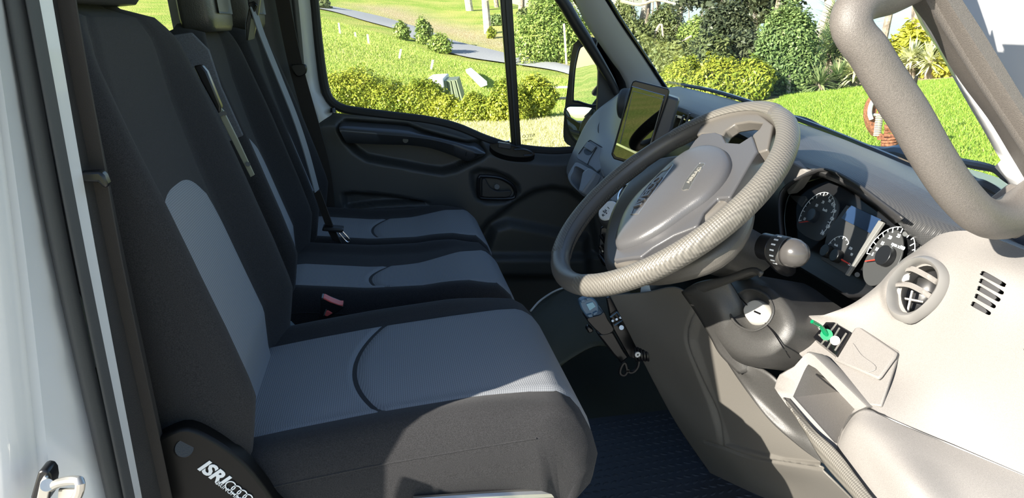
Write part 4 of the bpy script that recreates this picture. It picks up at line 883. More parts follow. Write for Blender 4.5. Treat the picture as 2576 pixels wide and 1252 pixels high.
# top surface: front (windscreen) edge, crest, lip, under lip : rows of points from passenger side to driver side
Fp = [Q(1600,196,x=.99), Q(1672,210,x=.98), Q(1800,240,x=.97), Q(2010,316,x=.91), Q(2110,356,x=.905), Q(2200,394,x=.90), Q(2340,455,x=.895), Q(2440,515,x=.885), Q(2600,640,x=.88)]
Fy = [p[1] for p in Fp]
Lp = [Q(1560,250,x=.80), Q(1640,255,x=.80), Q(1707,262,x=.80), Q(1782,290,x=.79), Q(1880,322,x=.785), Q(2004,386,x=.77), Q(2100,424,x=.765), Q(2210,476,x=.765), Q(2300,530,x=.77), Q(2370,560,x=.78), Q(2430,580,x=.79), Q(2600,660,x=.80)]
Up_ = [Q(1560,275,x=.79), Q(1640,285,x=.79), Q(1707,290,x=.79), Q(1770,318,x=.78), Q(1870,352,x=.775), Q(1996,420,x=.76), Q(2100,458,x=.755), Q(2185,505,x=.755), Q(2255,556,x=.755), Q(2312,616,x=.76), Q(2420,640,x=.78), Q(2600,700,x=.80)]
nn = 90; Fr, Lr, Ur = cr(Fp, nn), cr(Lp, nn), cr(Up_, nn)
def byy(R, ys): o = np.argsort(R[:, 1]); return np.stack([np.interp(ys, R[o, 1], R[o, 0]), ys, np.interp(ys, R[o, 1], R[o, 2])], 1)
ys = np.linspace(-.02, 1.76, nn); Fr, Lr, Ur = byy(Fr, ys), byy(Lr, ys), byy(Ur, ys)
rows = [Fr + [0.06, 0, -.02], Fr]
for t in (.25, .5, .75, .9): rows.append(Fr*(1-t)+Lr*t + np.array([0, 0, .010*math.sin(math.pi*t)]))
rows.append(Lr)
mid_ = (Lr+Ur)/2 + np.array([-.014, 0, .002]); rows += [Lr*.6+mid_*.4+np.array([-.003, 0, .001]), mid_, Ur, Ur + [.05, 0, -.002]]
mk('dash_top', np.vstack(rows), grid_faces(len(rows), nn), M_dashtop, ds, sharp=1.2)
# dark body behind everything
body_rows = []
for xx, zz in ((.88, .66), (.84, .60), (.83, .45), (.80, .30), (.86, .0)):
    body_rows.append([(xx, y, zz) for y in np.linspace(-.0, 1.76, 10)])
mk('inner_body', np.vstack(body_rows), grid_faces(5, 10), M_smooth, ds, solid=.01)
# instrument cluster
CN = np.array([-.88, 0, .47]); CN /= np.linalg.norm(CN); CC = np.array([.745, .34, .609])
def QC(px_, py_, h=0): return QP(px_, py_, CC + CN*h, CN)
zc = lambda pts: zo(pts, .25559, 1950, 440)
cu_u = np.array([0, -1.0, 0]); cu_v = np.cross(CN, cu_u); cu_v = cu_v if cu_v[2] > 0 else -cu_v
ic = prism('instrument_cluster', [QC(*p, h=-.012) for p in zc([(60,560),(85,350),(130,190),(300,60),(500,0),(700,120),(1000,330),(1200,480),(1450,690),(1250,950),(950,1190),(700,1200),(500,1080),(200,900)])], -CN*.03, M_smooth, ds, bevel=.004)
# faces
def dial(outline, name, m=M_dial, h=.001): return prism(name, crc([QC(*p, h=h) for p in zc(outline)], 48), CN*.003, m, ic, bevel=.0006)
sp_ = dial([(225,520),(240,440),(330,310),(430,220),(540,195),(610,230),(640,320),(600,450),(520,580),(430,650),(300,600)], 'speedometer')
tc_ = dial([(875,950),(890,860),(960,740),(1080,600),(1215,548),(1268,640),(1260,790),(1190,930),(1060,1060),(950,1095),(890,1040)], 'tachometer')
mp = prism('centre_display_panel', [QC(*p, h=.0) for p in zc([(590,480),(720,300),(1060,460),(720,985),(470,840),(520,600)])], CN*.004, M_dial, ic, bevel=.001)
lc = prism('screen', [QC(*p, h=.006) for p in zc([(655,430),(755,300),(1050,440),(940,575)])], CN*.002, mat('trip_screen', (.02, .04, .09), .12), mp, bevel=.0005)
prism('silver_divider', [QC(*p, h=.004) for p in zc([(1045,455),(1092,475),(735,1000),(712,990)])], CN*.006, M_dash, ic, bevel=.001, label='pale vertical trim bar')
for nm, cpx, r_, nd, nl in (('gauge_hub', (400,410), .013, ((340,452),(236,468)), sp_), ('gauge_hub', (1115,810), .0165, ((1058,822),(885,848)), tc_), ('gauge_hub', (535,760), .0115, ((495,745),(448,722)), mp), ('gauge_hub', (632,808), .0115, ((655,832),(735,878)), mp)):
    c0 = QC(*zc([cpx])[0], h=.004); cyl(nm, c0, c0+CN*.012, r_, M_smooth, nl, bevel=.001)
    a, b = [QC(*zc([q])[0], h=.010) for q in nd]; tube('needle', [a, b], [.0016, .0008], M_ndl, nl, n=6)
def ticks(cpx, rx, a0_, a1_, nt_, nl, big, r1=.043, r2=.048, w=.0007):
    c0 = QC(*zc([cpx])[0], h=.0045); gs = []
    for i in range(nt_):
        a = math.radians(a0_ + (a1_-a0_)*i/(nt_-1)); dr = cu_u*math.cos(a)+cu_v*math.sin(a); sd_ = np.cross(dr, CN); l = r1 - (.004 if i % 2 == 0 else 0)*rx
        gs.append(box_geo(c0+dr*(l+r2)/2*rx, dr*(r2-l)/2*rx, sd_*w, CN*.0004))
    multi('scale_marks', gs, M_print, nl, smooth=False)
    pr = [c0+(cu_u*math.cos(a)+cu_v*math.sin(a))*r2*rx for a in np.radians(np.linspace(a0_, a1_, 30))]; tube('scale_arc', pr, .0006, M_print, nl, n=5)
# text runs along cluster horizontal axis
def dtext(s, px_, sz, nl): text('numeral', s, QC(*zc([px_])[0], h=.0046), cu_u, cu_v, sz, M_print, nl, ext=.0003, bold=.0002)
ticks((400,410), 1.0, 205, -25, 19, sp_, 1, r1=.044, r2=.048)
for s, p in (('10',(288,432)),('30',(345,362)),('50',(408,300)),('70',(470,268)),('90',(535,255)),('110',(572,294)),('130',(580,354)),('150',(558,430)),('170',(518,506)),('190',(462,574))): dtext(s, p, .0075, sp_)
dtext('km/h', (490,345), .007, sp_)
ticks((1115,810), 1.0, 190, 20, 15, tc_, 1, r1=.046, r2=.051)
for s, p in (('5',(960,780)),('10',(1000,730)),('15',(1055,672)),('20',(1130,615)),('25',(1215,600))): dtext(s, p, .008, tc_)
dtext('rpm x100', (1210,700), .008, tc_)
ticks((600,760), .62, 180, 50, 7, mp, 1); dtext('km/h', (600,690), .005, mp); dtext('120', (742,722), .006, mp); dtext('90', (752,782), .006, mp); dtext('60', (730,880), .006, mp)
cyl('trim_screw', QC(*zc([(808,980)])[0], h=0), QC(*zc([(808,980)])[0], h=.006), .004, M_colpl, ic)
cyl('trim_screw', QC(*zc([(1280,580)])[0], h=0), QC(*zc([(1280,580)])[0], h=.006), .004, M_colpl, ic)
# cluster shroud: inner hood left side
strip('cluster_hood', [QC(*p, h=-.01) for p in zc([(100,640),(80,400),(130,190),(300,60),(500,10),(720,130),(1000,330),(1180,480)])], [QC(*p, h=.05) for p in zc([(60,640),(40,360),(60,160),(240,20),(480,-60),(760,60),(1050,270),(1260,430)])], M_darkpl, ds, n=40, solid=.004)
prism('cluster_ledge', [QC(*p, h=.006) for p in zc([(150,205),(310,215),(325,240),(270,320)])], CN*.004, M_colpl, ic, bevel=.001)
prism('side_cheek', Q3x([(1968,450,.735),(1990,405,.74),(2030,430,.74),(2000,475,.74),(1982,490,.735)]), (.02, 0, 0), M_dash, ds, bevel=.003)
mk('gauge_lens', [QC(*p, h=.03) for p in zc([(110,560),(130,260),(300,120),(520,60),(760,190),(1200,480),(1380,680),(1200,930),(950,1130),(700,1030),(300,820)])], [tuple(range(11))], M_gauge, ic, smooth=False)

# right fascia panel with vent opening and slots
def patch(name, rows_, mat_, nu=40, nv_=30, **k):
    R = [cr(r, nu) for r in rows_]; R = np.array(R); C_ = np.array([cr(R[:, j], nv_) for j in range(nu)]); V = C_.transpose(1, 0, 2).reshape(-1, 3); return V, nu, nv_
fas_rows = [
 [Q(2312,626,x=.752), Q(2370,590,x=.76), Q(2440,582,x=.77), Q(2500,600,x=.78), Q(2600,640,x=.80)],
 [Q(2170,750,x=.67), Q(2290,690,x=.705), Q(2400,670,x=.73), Q(2500,680,x=.745), Q(2600,700,x=.77)],
 [Q(2080,790,x=.625), Q(2200,800,x=.665), Q(2330,800,x=.695), Q(2470,790,x=.72), Q(2600,800,x=.745)],
 [Q(2000,800,x=.60), Q(2120,870,x=.63), Q(2250,930,x=.65), Q(2420,950,x=.685), Q(2600,960,x=.715)],
 [Q(1960,850,x=.575), Q(2080,945,x=.585), Q(2220,1043,x=.60), Q(2400,1120,x=.655), Q(2600,1205,x=.705)]]
V, nu, nv_ = patch('f', fas_rows, M_dash, 90, 80); px = topx(V); FV, FPX = V.copy(), px.copy()
vent_o = zo([(865,780),(900,710),(960,660),(1040,645),(1110,680),(1145,760),(1120,830),(1060,900),(980,960),(910,950),(870,900),(855,840)], .39929, 1900, 400)
vent_c = np.mean(vent_o, axis=0)
slots = [zo(s_, .39929, 1900, 400) for s_ in ([(1370,688),(1390,676),(1530,755),(1535,772),(1515,778),(1372,702)], [(1362,738),(1380,724),(1515,805),(1522,820),(1500,826),(1364,752)], [(1348,786),(1366,772),(1495,850),(1500,866),(1480,872),(1352,800)], [(1332,836),(1350,822),(1468,895),(1472,910),(1455,916),(1336,850)], [(1310,886),(1328,872),(1438,940),(1442,955),(1424,960),(1312,900)])]
# real openings: snap nearby vertices onto each outline, then drop the faces inside
nrm_f = np.array([-.78, -.42, .46]); nrm_f /= np.linalg.norm(nrm_f)
V = V + nrm_f*(.008*(1-sstep(4, 30, sdist(px, vent_o))))[:, None]; px = topx(V)
opens = [crc(np.c_[np.array(o_), np.zeros(len(o_))], 36)[:, :2] for o_ in [vent_o]+slots]
fp_ = mk('right_fascia', V, grid_faces(nv_, nu), M_dash, ds, sharp=1.5, label='light grey fascia panel around the driver vent', solid=.003)
cut = []
for o_ in opens:
    pc = V[np.argmin(np.linalg.norm(px-o_.mean(0), axis=1))]; n_ = len(o_); A_c = [QP(p[0], p[1], pc+nrm_f*.03, nrm_f) for p in o_]; B_c = [QP(p[0], p[1], pc+nrm_f*.03, nrm_f)-nrm_f*.07 for p in o_]
    cut.append((A_c+B_c, [tuple(range(n_)), tuple(range(2*n_-1, n_-1, -1))]+[(i_, (i_+1) % n_, n_+(i_+1) % n_, n_+i_) for i_ in range(n_)]))
cutter = multi('cutter', cut, M_dash, ds, smooth=False)
bm_ = fp_.modifiers.new('cut', 'BOOLEAN'); bm_.operation = 'DIFFERENCE'; bm_.object = cutter; bm_.solver = 'EXACT'
dg = bpy.context.evaluated_depsgraph_get(); dg.update(); nm_ = bpy.data.meshes.new_from_object(fp_.evaluated_get(dg)); fp_.modifiers.clear(); fp_.data = nm_; bpy.data.objects.remove(cutter)
nm_.polygons.foreach_set('use_smooth', [True]*len(nm_.polygons)); nm_.set_sharp_from_angle(angle=.7)
for s_ in slots:
    cpx = np.mean(s_, axis=0); k_ = np.argmin(np.linalg.norm(px-cpx, axis=1)); pc = V[k_]; big = cpx + (np.array(s_)-cpx)*1.2
    prism('speaker_slot', crc([QP(p[0], p[1], pc-nrm_f*.009, nrm_f) for p in big], 20), -nrm_f*.004, M_smooth, fp_, label='dark speaker slot')
vc = V[np.argmin(np.linalg.norm(px-vent_c, axis=1))]
def QV(px_, py_, h=0): return QP(px_, py_, vc + nrm_f*h, nrm_f)
vz = lambda pts: zo(pts, .39929, 1900, 400)
outer = crc([QV(*p, h=.012) for p in vz([(825,850),(860,740),(930,660),(1030,610),(1120,620),(1190,680),(1215,750),(1195,830),(1130,920),(1040,990),(960,1030),(880,1005),(835,940)])], 48)
inner = crc([QV(*p, h=.014) for p in vz([(870,880),(875,790),(940,700),(1020,650),(1090,660),(1140,710),(1145,780),(1110,850),(1040,930),(970,965),(910,955),(880,925)])], 48)
# align starting index by angle
rg = thing  # (name kept short)
def ringloft(name, A, B, m, parent, h):
    return loft(name, [A - nrm_f*.012, A, A*.5+B*.5+nrm_f*h, B, B - nrm_f*.05], m, parent, caps=False, sharp=1.4)
vt = ringloft('driver_air_vent', outer, inner, M_vent, ds, .012); vt['label'] = 'round grey air vent ring beside the instrument cluster'
puff('vent_backing', inner - nrm_f*.045, -nrm_f*.01, M_smooth, vt, smoothline=False)
for (a, b, c_, d_) in (((925,705),(985,690),(1080,735),(1145,775)), ((858,790),(960,790),(1040,825),(1110,870))):
    Pp = cr([QV(*vz([q])[0], h=hh) for q, hh in ((a, .005), (b, .014), (c_, .012), (d_, .003))], 24)
    loft('vent_louvre', [[p+cu_v*.0038, p+nrm_f*.003, p-cu_v*.0038, p-nrm_f*.010] for p in Pp], M_dash, vt, sharp=1.2)
for a, b in ((940,740), (882,832)): box('louvre_tab', QV(*vz([(a, b)])[0], h=-.004), (.006, 0, 0), (0, .006, 0), (0, 0, .006), M_whitef, vt, bevel=.003)
for a, b in (((930,780),(1130,870)), ((900,870),(1060,900)), ((990,830),(960,960))): tube('vane', [QV(*vz([a])[0], h=-.018), QV(*vz([b])[0], h=-.018)], .002, M_metal, vt, n=6)

# lower right: switch plate, blank cover, tray
zt = lambda pts: zo(pts, .37888, 1600, 800)
_f = [FV[np.argmin(np.linalg.norm(FPX-np.array(q), axis=1))] for q in ((2070,880),(2250,890),(2190,990))]; nT = np.cross(_f[1]-_f[0], _f[2]-_f[0]); nT /= np.linalg.norm(nT); nT = nT if nT[0] < 0 else -nT; cT = sum(_f)/3 + nT*.003
def QT(p, h=0, c=None): return QP(p[0], p[1], (cT if c is None else c) + nT*h, nT)
swp = prism('switch_plate', [QT(p, .015) for p in zt([(1175,125),(1280,0),(1420,92),(1328,245)])], -nT*.014, M_gloss, ds, bevel=.001, label='black bare switch plate with a green switch')
for a, b in (((1225,180),(1330,35)), ((1270,200),(1350,65)), ((1320,215),(1395,100)), ((1215,110),(1265,150))): tube('plate_rib', [QT(q, .0158) for q in zt([a, b])], .0015, M_metal, swp, n=6)
tube('green_lever', [QT(zt([(1268,112)])[0], .018), QT(zt([(1225,55)])[0], .036), QT(zt([(1168,22)])[0], .056)], [.0045, .003, .003], M_green, swp, n=10, res=12)
cyl('green_button', QT(zt([(1265,110)])[0], .015), QT(zt([(1265,110)])[0], .021), .009, M_green, swp); cyl('metal_toggle', QT(zt([(1322,148)])[0], .015), QT(zt([(1322,148)])[0], .022), .007, M_metal, swp)
blank_o = [QT(p, .003) for p in zt([(1465,75),(1500,70),(1745,240),(1730,275),(1640,400),(1620,420),(1320,290)])]
bl = prism('blank_cover', blank_o, nT*.006, M_dash, ds, bevel=.003, label='light grey blank switch cover with finger recess')
prism('finger_recess', crc([QT(p, .0095) for p in zt([(1440,165),(1500,245),(1585,310),(1590,345),(1530,355),(1460,290),(1445,220)])], 30), nT*.001, M_dash, bl, bevel=.0006)
prism('cover_surround', [QT(p, -.004) for p in zt([(1140,180),(1180,90),(1280,-10),(1420,60),(1490,55),(1760,235),(1640,600),(1560,590)])], nT*.006, M_dash, ds, bevel=.002)
# storage tray : outer frame and recess
cB = Q(2080, 1000, x=.565); nB = np.array([-.86, -.30, .41]); nB /= np.linalg.norm(nB)
def QB(p, h=0): return QP(p[0], p[1], cB + nB*h, nB)
to = zt([(918,465),(945,378),(1000,345),(1050,320),(1145,218),(1185,235),(1560,595),(1500,605),(1420,650),(1370,740),(1335,880),(1120,700),(1000,580)])
ti = zt([(1045,520),(1120,350),(1145,305),(1200,335),(1455,605),(1440,620),(1395,680),(1340,830),(1320,825)])
to_, ti_ = [QB(p, .004) for p in to], [QB(p, .004) for p in ti]
tr = thing('x', [0, 0, 0], None, None); bpy.data.objects.remove(tr)
A_ = np.array(to_); Bn = 60
def res_closed(P, n):
    P = np.array(list(P)+[P[0]]); s = np.r_[0, np.cumsum(np.linalg.norm(np.diff(P, axis=0), axis=1))]; u = np.linspace(0, s[-1], n, endpoint=False); return np.stack([np.interp(u, s, P[:, k]) for k in range(3)], 1)
IN = res_closed(ti_, 72); cI = IN.mean(0)
OUTp = res_closed(to_, 720); 
def angs(P): 
    u_, v_, _ = frame_of(nB); d_ = P - cI; return np.arctan2(d_@v_, d_@u_)
aO, aI = angs(OUTp), angs(IN); OUT = np.array([OUTp[np.argmin(np.abs(np.angle(np.exp(1j*(aO-a)))))] for a in aI])
deep = IN + (cI-IN)*.12 + np.array([.085, .03, -.02])
loft('storage_tray', [OUT + nB*-.03, OUT, OUT*.9+IN*.1+nB*.003, IN+nB*.001, IN - nB*.006, deep], M_dash, ds, caps=False, sharp=.8, label='open storage tray framed in light grey plastic')
mk('tray_floor', deep, [tuple(range(72))], M_dash, ds, smooth=False)
# lower right grey body panel
low_rows = [
 [Q(2110,1100,x=.56), Q(2160,1035,x=.58), Q(2220,1042,x=.60), Q(2400,1119,x=.655), Q(2600,1204,x=.705)],
 [Q(2105,1150,x=.55), Q(2150,1085,x=.56), Q(2240,1110,x=.58), Q(2400,1180,x=.63), Q(2620,1270,x=.69)],
 [Q(2130,1200,x=.545), Q(2200,1200,x=.555), Q(2300,1220,x=.57), Q(2440,1270,x=.62), Q(2620,1330,x=.67)],
 [Q(2210,1340,x=.54), Q(2260,1340,x=.55), Q(2350,1350,x=.57), Q(2480,1380,x=.61), Q(2620,1420,x=.66)]]
V, nu, nv_ = patch('l', low_rows, M_dash, 50, 40)
mk('lower_side_panel', V, grid_faces(nv_, nu), M_dash, ds, sharp=1.5, solid=.003)
# steering-side textured grip strip
gs_rows = [[Q(1972,1000,x=.520), Q(2020,1075,x=.525), Q(2074,1164,x=.530), Q(2149,1251,x=.53), Q(2230,1350,x=.53)], [Q(1984,1003,x=.530), Q(2046,1078,x=.535), Q(2108,1136,x=.540), Q(2195,1251,x=.54), Q(2280,1350,x=.54)]]
V, nu, nv_ = patch('g', [gs_rows[0], [(np.array(a)+np.array(b))/2+nB*.006 for a, b in zip(*gs_rows)], gs_rows[1]], M_grip, 50, 10); mk('textured_strip', V, grid_faces(nv_, nu), M_grip, ds, solid=.003)
tube('fascia_seam', Q3x([(2010,905,.575),(2110,985,.583),(2222,1045,.598),(2400,1121,.653),(2600,1206,.704)]), .0013, M_smooth, ds, n=6, res=40)
# knee panels (left to right)
kn_rows = [
 [Q3y([(1535,742,.60),(1620,735,.55),(1700,722,.48),(1760,760,.44)])[i] for i in range(4)],
 Q3y([(1585,840,.60),(1660,850,.54),(1740,860,.47),(1830,890,.38)]),
 Q3y([(1640,950,.60),(1720,980,.54),(1810,1010,.45),(1930,1030,.32)]),
 Q3y([(1700,1060,.60),(1800,1110,.50),(1900,1140,.40),(2050,1160,.22)]),
 Q3y([(1760,1150,.60),(1860,1190,.50),(1990,1220,.38),(2120,1230,.18)]),
 Q3y([(1840,1262,.60),(1950,1300,.50),(2080,1330,.38),(2240,1350,.16)])]
V, nu, nv_ = patch('k', kn_rows, M_knee, 170, 200); px = topx(V)
sm = [np.array(q, float) for q in ([(1745,775),(1728,830),(1730,870),(1760,950),(1795,1040),(1815,1120)], [(1775,1110),(1815,1122),(1880,1145),(1960,1160),(2075,1178)])]
g_ = np.full(len(px), 1e9)
for s_ in sm:
    q = cr(s_, 120); g_ = np.minimum(g_, np.min(np.linalg.norm(px[:, None]-q[None], axis=2), axis=1))
V = V + np.array([.005, 0, 0])*(1-sstep(0.5, 5, g_))[:, None]
cyp = zo([(330,130),(370,20),(470,60),(700,380),(720,780),(560,860)], .37888, 1600, 800)
V = V + np.array([.012, 0, -.004])*(1-sstep(-14, 2, sdist(px, [(1745,775),(1728,850),(1760,950),(1815,1120),(1960,1160),(2080,1175),(1980,1060),(1860,940),(1790,830)])))[:, None]
kp = mk('knee_panel', V, grid_faces(nv_, nu), M_knee, ds, sharp=1.5, solid=.003, label='grey-brown knee panel under the steering column')
# panel side wall down to the tunnel
strip('knee_side_wall', Q3y([(1535,742,.60),(1585,840,.60),(1640,950,.60),(1700,1060,.60),(1760,1150,.60),(1840,1262,.60)]), [p + np.array([.12, .02, -.02]) for p in Q3y([(1535,742,.60),(1585,840,.60),(1640,950,.60),(1700,1060,.60),(1760,1150,.60),(1840,1262,.60)])], M_knee, ds, solid=.004)
# centre stack and passenger fascia
cs_rows = [
 Q3y([(1440,385,1.74),(1470,320,1.72),(1500,280,1.68),(1545,245,1.60),(1570,225,1.5)]),
 Q3y([(1425,425,1.74),(1462,375,1.68),(1500,340,1.6),(1540,330,1.5),(1580,320,1.35)]),
 Q3y([(1430,450,1.70),(1470,420,1.60),(1510,400,1.48),(1570,410,1.3),(1640,430,1.1)]),
 Q3y([(1450,475,1.62),(1490,470,1.5),(1530,470,1.36),(1600,500,1.1),(1660,520,.95)]),
 Q3y([(1470,490,1.6),(1510,520,1.4),(1560,560,1.15),(1620,600,.95),(1660,620,.85)])]
V, nu, nv_ = patch('c', cs_rows, M_dash2, 60, 50)
pf = mk('passenger_fascia', V, grid_faces(nv_, nu), M_dash2, ds, sharp=1.5, solid=.003, label='mid grey fascia on the passenger side')
# passenger vent
zv = lambda pts: zo(pts, .20761, 1400, 180)
nV = np.array([-.75, -.25, .62]); nV /= np.linalg.norm(nV); cV = Q(1526, 305, y=1.60)
def QU(p, h=0): return QP(p[0], p[1], cV + nV*h, nV)
o1 = crc([QU(p, .0) for p in zv([(505,745),(510,650),(560,560),(640,470),(700,440),(745,455),(745,530),(700,630),(630,720),(560,780),(520,780)])], 40)
o2 = crc([QU(p, .006) for p in zv([(515,720),(520,650),(570,570),(640,495),(690,470),(715,490),(705,560),(670,630),(610,700),(555,735),(530,740)])], 40)
pv = loft('passenger_air_vent', [o1-nV*.012, o1, o1*.4+o2*.6+nV*.004, o2, o2-nV*.03], M_doorpl, ds, caps=False, sharp=1.3, label='oval dark air vent on the passenger side'); puff('vent_backing', o2-nV*.028, -nV*.004, M_gloss, pv, smoothline=False)
loft('vent_flap', [[QU(p, .004), QU(p, .004)+np.array([0, .01, -.012]), QU(p, -.02)] for p in zv([(535,640),(580,600),(640,575),(690,570)])], M_doorpl, pv)
# glovebox lid with latch, cup holder
nG = np.array([-.72, -.30, .62]); nG /= np.linalg.norm(nG); cG = Q(1490, 385, y=1.55)
def QG(p, h=0, c=None): return QP(p[0], p[1], (cG if c is None else c) + nG*h, nG)
zg = lambda pts: zo(pts, .1438, 1400, 340)
gb = prism('glovebox_lid', [QG(p, .006) for p in zg([(365,390),(385,330),(540,130),(590,85),(850,240),(960,470),(720,660),(640,580),(385,430)])], nG*.006, M_dash2, ds, bevel=.003)
prism('glovebox_latch', [QG(p, .013) for p in zg([(490,220),(560,120),(710,195),(625,305)])], nG*.006, M_dash2, gb, bevel=.003)
puff('latch_recess', [QG(p, .0125) for p in zg([(480,300),(500,240),(620,290),(590,340),(530,345)])], nG*.0005, M_smooth, gb)
tube('lid_seam', [QG(p, .0135) for p in zg([(845,240),(720,165),(590,85),(530,130),(385,330)])], .0012, M_smooth, gb, n=5); tube('lid_seam', [QG(p, .0135) for p in zg([(700,215),(640,320),(580,420),(540,515)])], .0012, M_smooth, gb, n=5)
prism('side_pad', [QG(p, .010) for p in zg([(790,660),(900,500),(960,480),(1040,560),(1050,640),(830,760)])], nG*.006, M_dash, gb, bevel=.004)
cH = Q(1445, 450, y=1.5)
ho, hi = zg([(200,720),(240,620),(300,520),(380,480),(700,660),(740,720),(560,1000),(480,1060),(380,980),(250,850)]), zg([(245,740),(290,640),(340,540),(570,690),(500,850),(470,1030),(290,850)])
hO = crc([QG(p, .012, cH) for p in ho], 40); hI = crc([QG(p, .014, cH) for p in hi], 40)
gl_ = loft('cup_holder', [hO-nG*.02, hO, hI, hI-nG*.008, hI-nG*.05], M_dash2, ds, caps=False, sharp=1.0, label='square cup holder pocket beside the passenger door'); mk('pocket_floor', hI-nG*.05, [tuple(range(40))], M_doorpl, gl_, smooth=False)
prism('holder_block', [QG(p, .004, cH) for p in zg([(560,720),(680,640),(800,720),(740,850),(560,1090),(480,1060),(520,900)])], nG*.03, M_dash2, ds, bevel=.006)
# head unit screen
hu = thing('media_screen', Q(1610, 380, y=1.0).tolist(), 'glossy upright media screen with silver edged frame on the dashboard', 'screen')
nH = np.cross(Q(1680,240,y=.93)-Q(1595,205,y=1.08), Q(1545,385,y=1.06)-Q(1595,205,y=1.08)); nH /= np.linalg.norm(nH); nH = nH if nH[0] < 0 else -nH; nH = np.array([-.40, -.915, .03]); nH /= np.linalg.norm(nH); cHu = Q(1610, 310, y=1.02)
def QH(p, h=0): return QP(p[0], p[1], cHu + nH*h, nH)
zh = lambda pts: zo(pts, .20761, 1400, 180)
prism('screen_body', [QH(p, .0) for p in zh([(920,120),(960,108),(1350,205),(1370,230),(1350,330),(1180,820),(1090,1180),(690,1060),(660,1000),(900,170)])], -nH*.012, M_smooth, hu, bevel=.003)
fr_ = zh([(915,180),(1310,290),(1300,330),(1050,1120),(720,1030),(680,980),(900,230)])
prism('screen_face', [QH(p, .001) for p in fr_], nH*.002, M_screen, hu, bevel=.0005)
tube('silver_trim', [QH(p, .003) for p in zh([(680,985),(915,180),(1310,290),(1090,1100)])], .0022, M_chrome, hu, n=6)
tube('inner_trim', [QH(p, .004) for p in zh([(770,870),(925,235),(1290,335),(1130,900)])], .0012, M_metal, hu, n=6)
prism('silver_bar', [QH(p, .003) for p in zh([(730,862),(1000,985),(990,1010),(722,885)])], nH*.001, M_chrome, hu)
prism('screen_housing', [QH(p, -.012) for p in zh([(1350,290),(1490,335),(1400,700),(1300,900),(1150,1000),(1100,900),(900,300)])], -nH*.05, M_armrest, hu, bevel=.006)
cyl('speaker_pod', Q(1560,260,y=1.38), Q(1590,262,y=1.36), .045, M_doorpl, ds, bevel=.01)
# rear duct slats right of head unit
for i, (a, b) in enumerate((((1690,325),(1702,290)), ((1706,325),(1720,290)), ((1722,322),(1735,285)))):
    tube('duct_slat', [Q(*a, x=.74), Q(*b, x=.75)], .003, M_armrest, ds, n=6)
# climate knobs, console
zk = lambda pts: zo(pts, .23962, 1400, 400)
nK = np.array([-.80, -.15, .58]); nK /= np.linalg.norm(nK); cK = Q(1590, 500, y=.98)
def QK(p, h=0): return QP(p[0], p[1], cK + nK*h, nK)
kpn = prism('control_panel', [QK(p, .0) for p in zk([(560,430),(650,380),(820,190),(900,170),(980,180),(940,330),(760,560),(700,520)])], nK*.01, M_dash2, ds, bevel=.004)
kc = QK(zk([(795,395)])[0], .01); cyl('climate_knob', kc, kc+nK*.022, .026, M_smooth, kpn, bevel=.002); disc_ring('chrome_ring', kc+nK*.02, nK, .023, .028, .004, M_chrome, kpn)
kc = QK(zk([(880,280)])[0], .01); cyl('climate_knob', kc, kc+nK*.018, .026, M_smooth, kpn, bevel=.002)
prism('button_block', [QK(p, .010) for p in zk([(640,420),(680,400),(750,470),(740,500),(700,480)])], nK*.004, M_smooth, kpn, bevel=.001)
# console below gear knob
gc = thing('gear_console', Q(1530, 640, y=.88).tolist(), 'slim console with glossy ribs under the gear knob', 'console')
prism('console_body', Q3y([(1508,570,.92),(1545,560,.90),(1600,600,.88),(1600,700,.88),(1560,690,.88),(1512,668,.90),(1503,640,.92)]), (.08, .05, 0), M_smooth, gc, bevel=.006)
for i, (a, b, c_) in enumerate((((1512,590),(1525,612),(1540,625)), ((1510,618),(1524,642),(1542,652)), ((1508,640),(1520,660),(1536,672)))):
    tube('glossy_rib', [Q(*a, y=.895), Q(*b, y=.885), Q(*c_, y=.88)], .005, M_gloss, gc, n=8, res=10)
gk = thing('gear_lever', Q(1545, 600, y=.85).tolist(), 'black ball gear knob with a white shift pattern cap', 'gear lever')
kc = Q(1541, 540, y=.85); nk = np.array([-.62, -.42, .66]); nk /= np.linalg.norm(nk); uk, vk, _ = frame_of(nk)
prof = [(-.050, .014), (-.045, .026), (-.025, .034), (.0, .0345), (.012, .031), (.020, .026)]
loft('knob', [[kc + nk*h + (uk*math.cos(a)+vk*math.sin(a))*r for a in np.linspace(0, 2*math.pi, 28, endpoint=False)] for h, r in prof], M_doorpl, gk, sharp=1.5)
capc = kc + nk*.020; cp = cyl('white_cap', capc, capc+nk*.003, .0255, M_print, gk, n=30, r2=.023)
tx = Q(1560,520,y=.85)-Q(1530,545,y=.85); text('shift_pattern', 'N 1 3', capc+nk*.0036+vk*.004, tx, np.cross(nk, tx), .012, M_gloss, cp, ext=.0004); text('shift_pattern', 'R 2 4', capc+nk*.0036-vk*.008, tx, np.cross(nk, tx), .010, M_gloss, cp, ext=.0004)
cyl('lever_rod', kc-nk*.05, kc-nk*.05+np.array([.03, .03, -.10]), .010, M_smooth, gk)
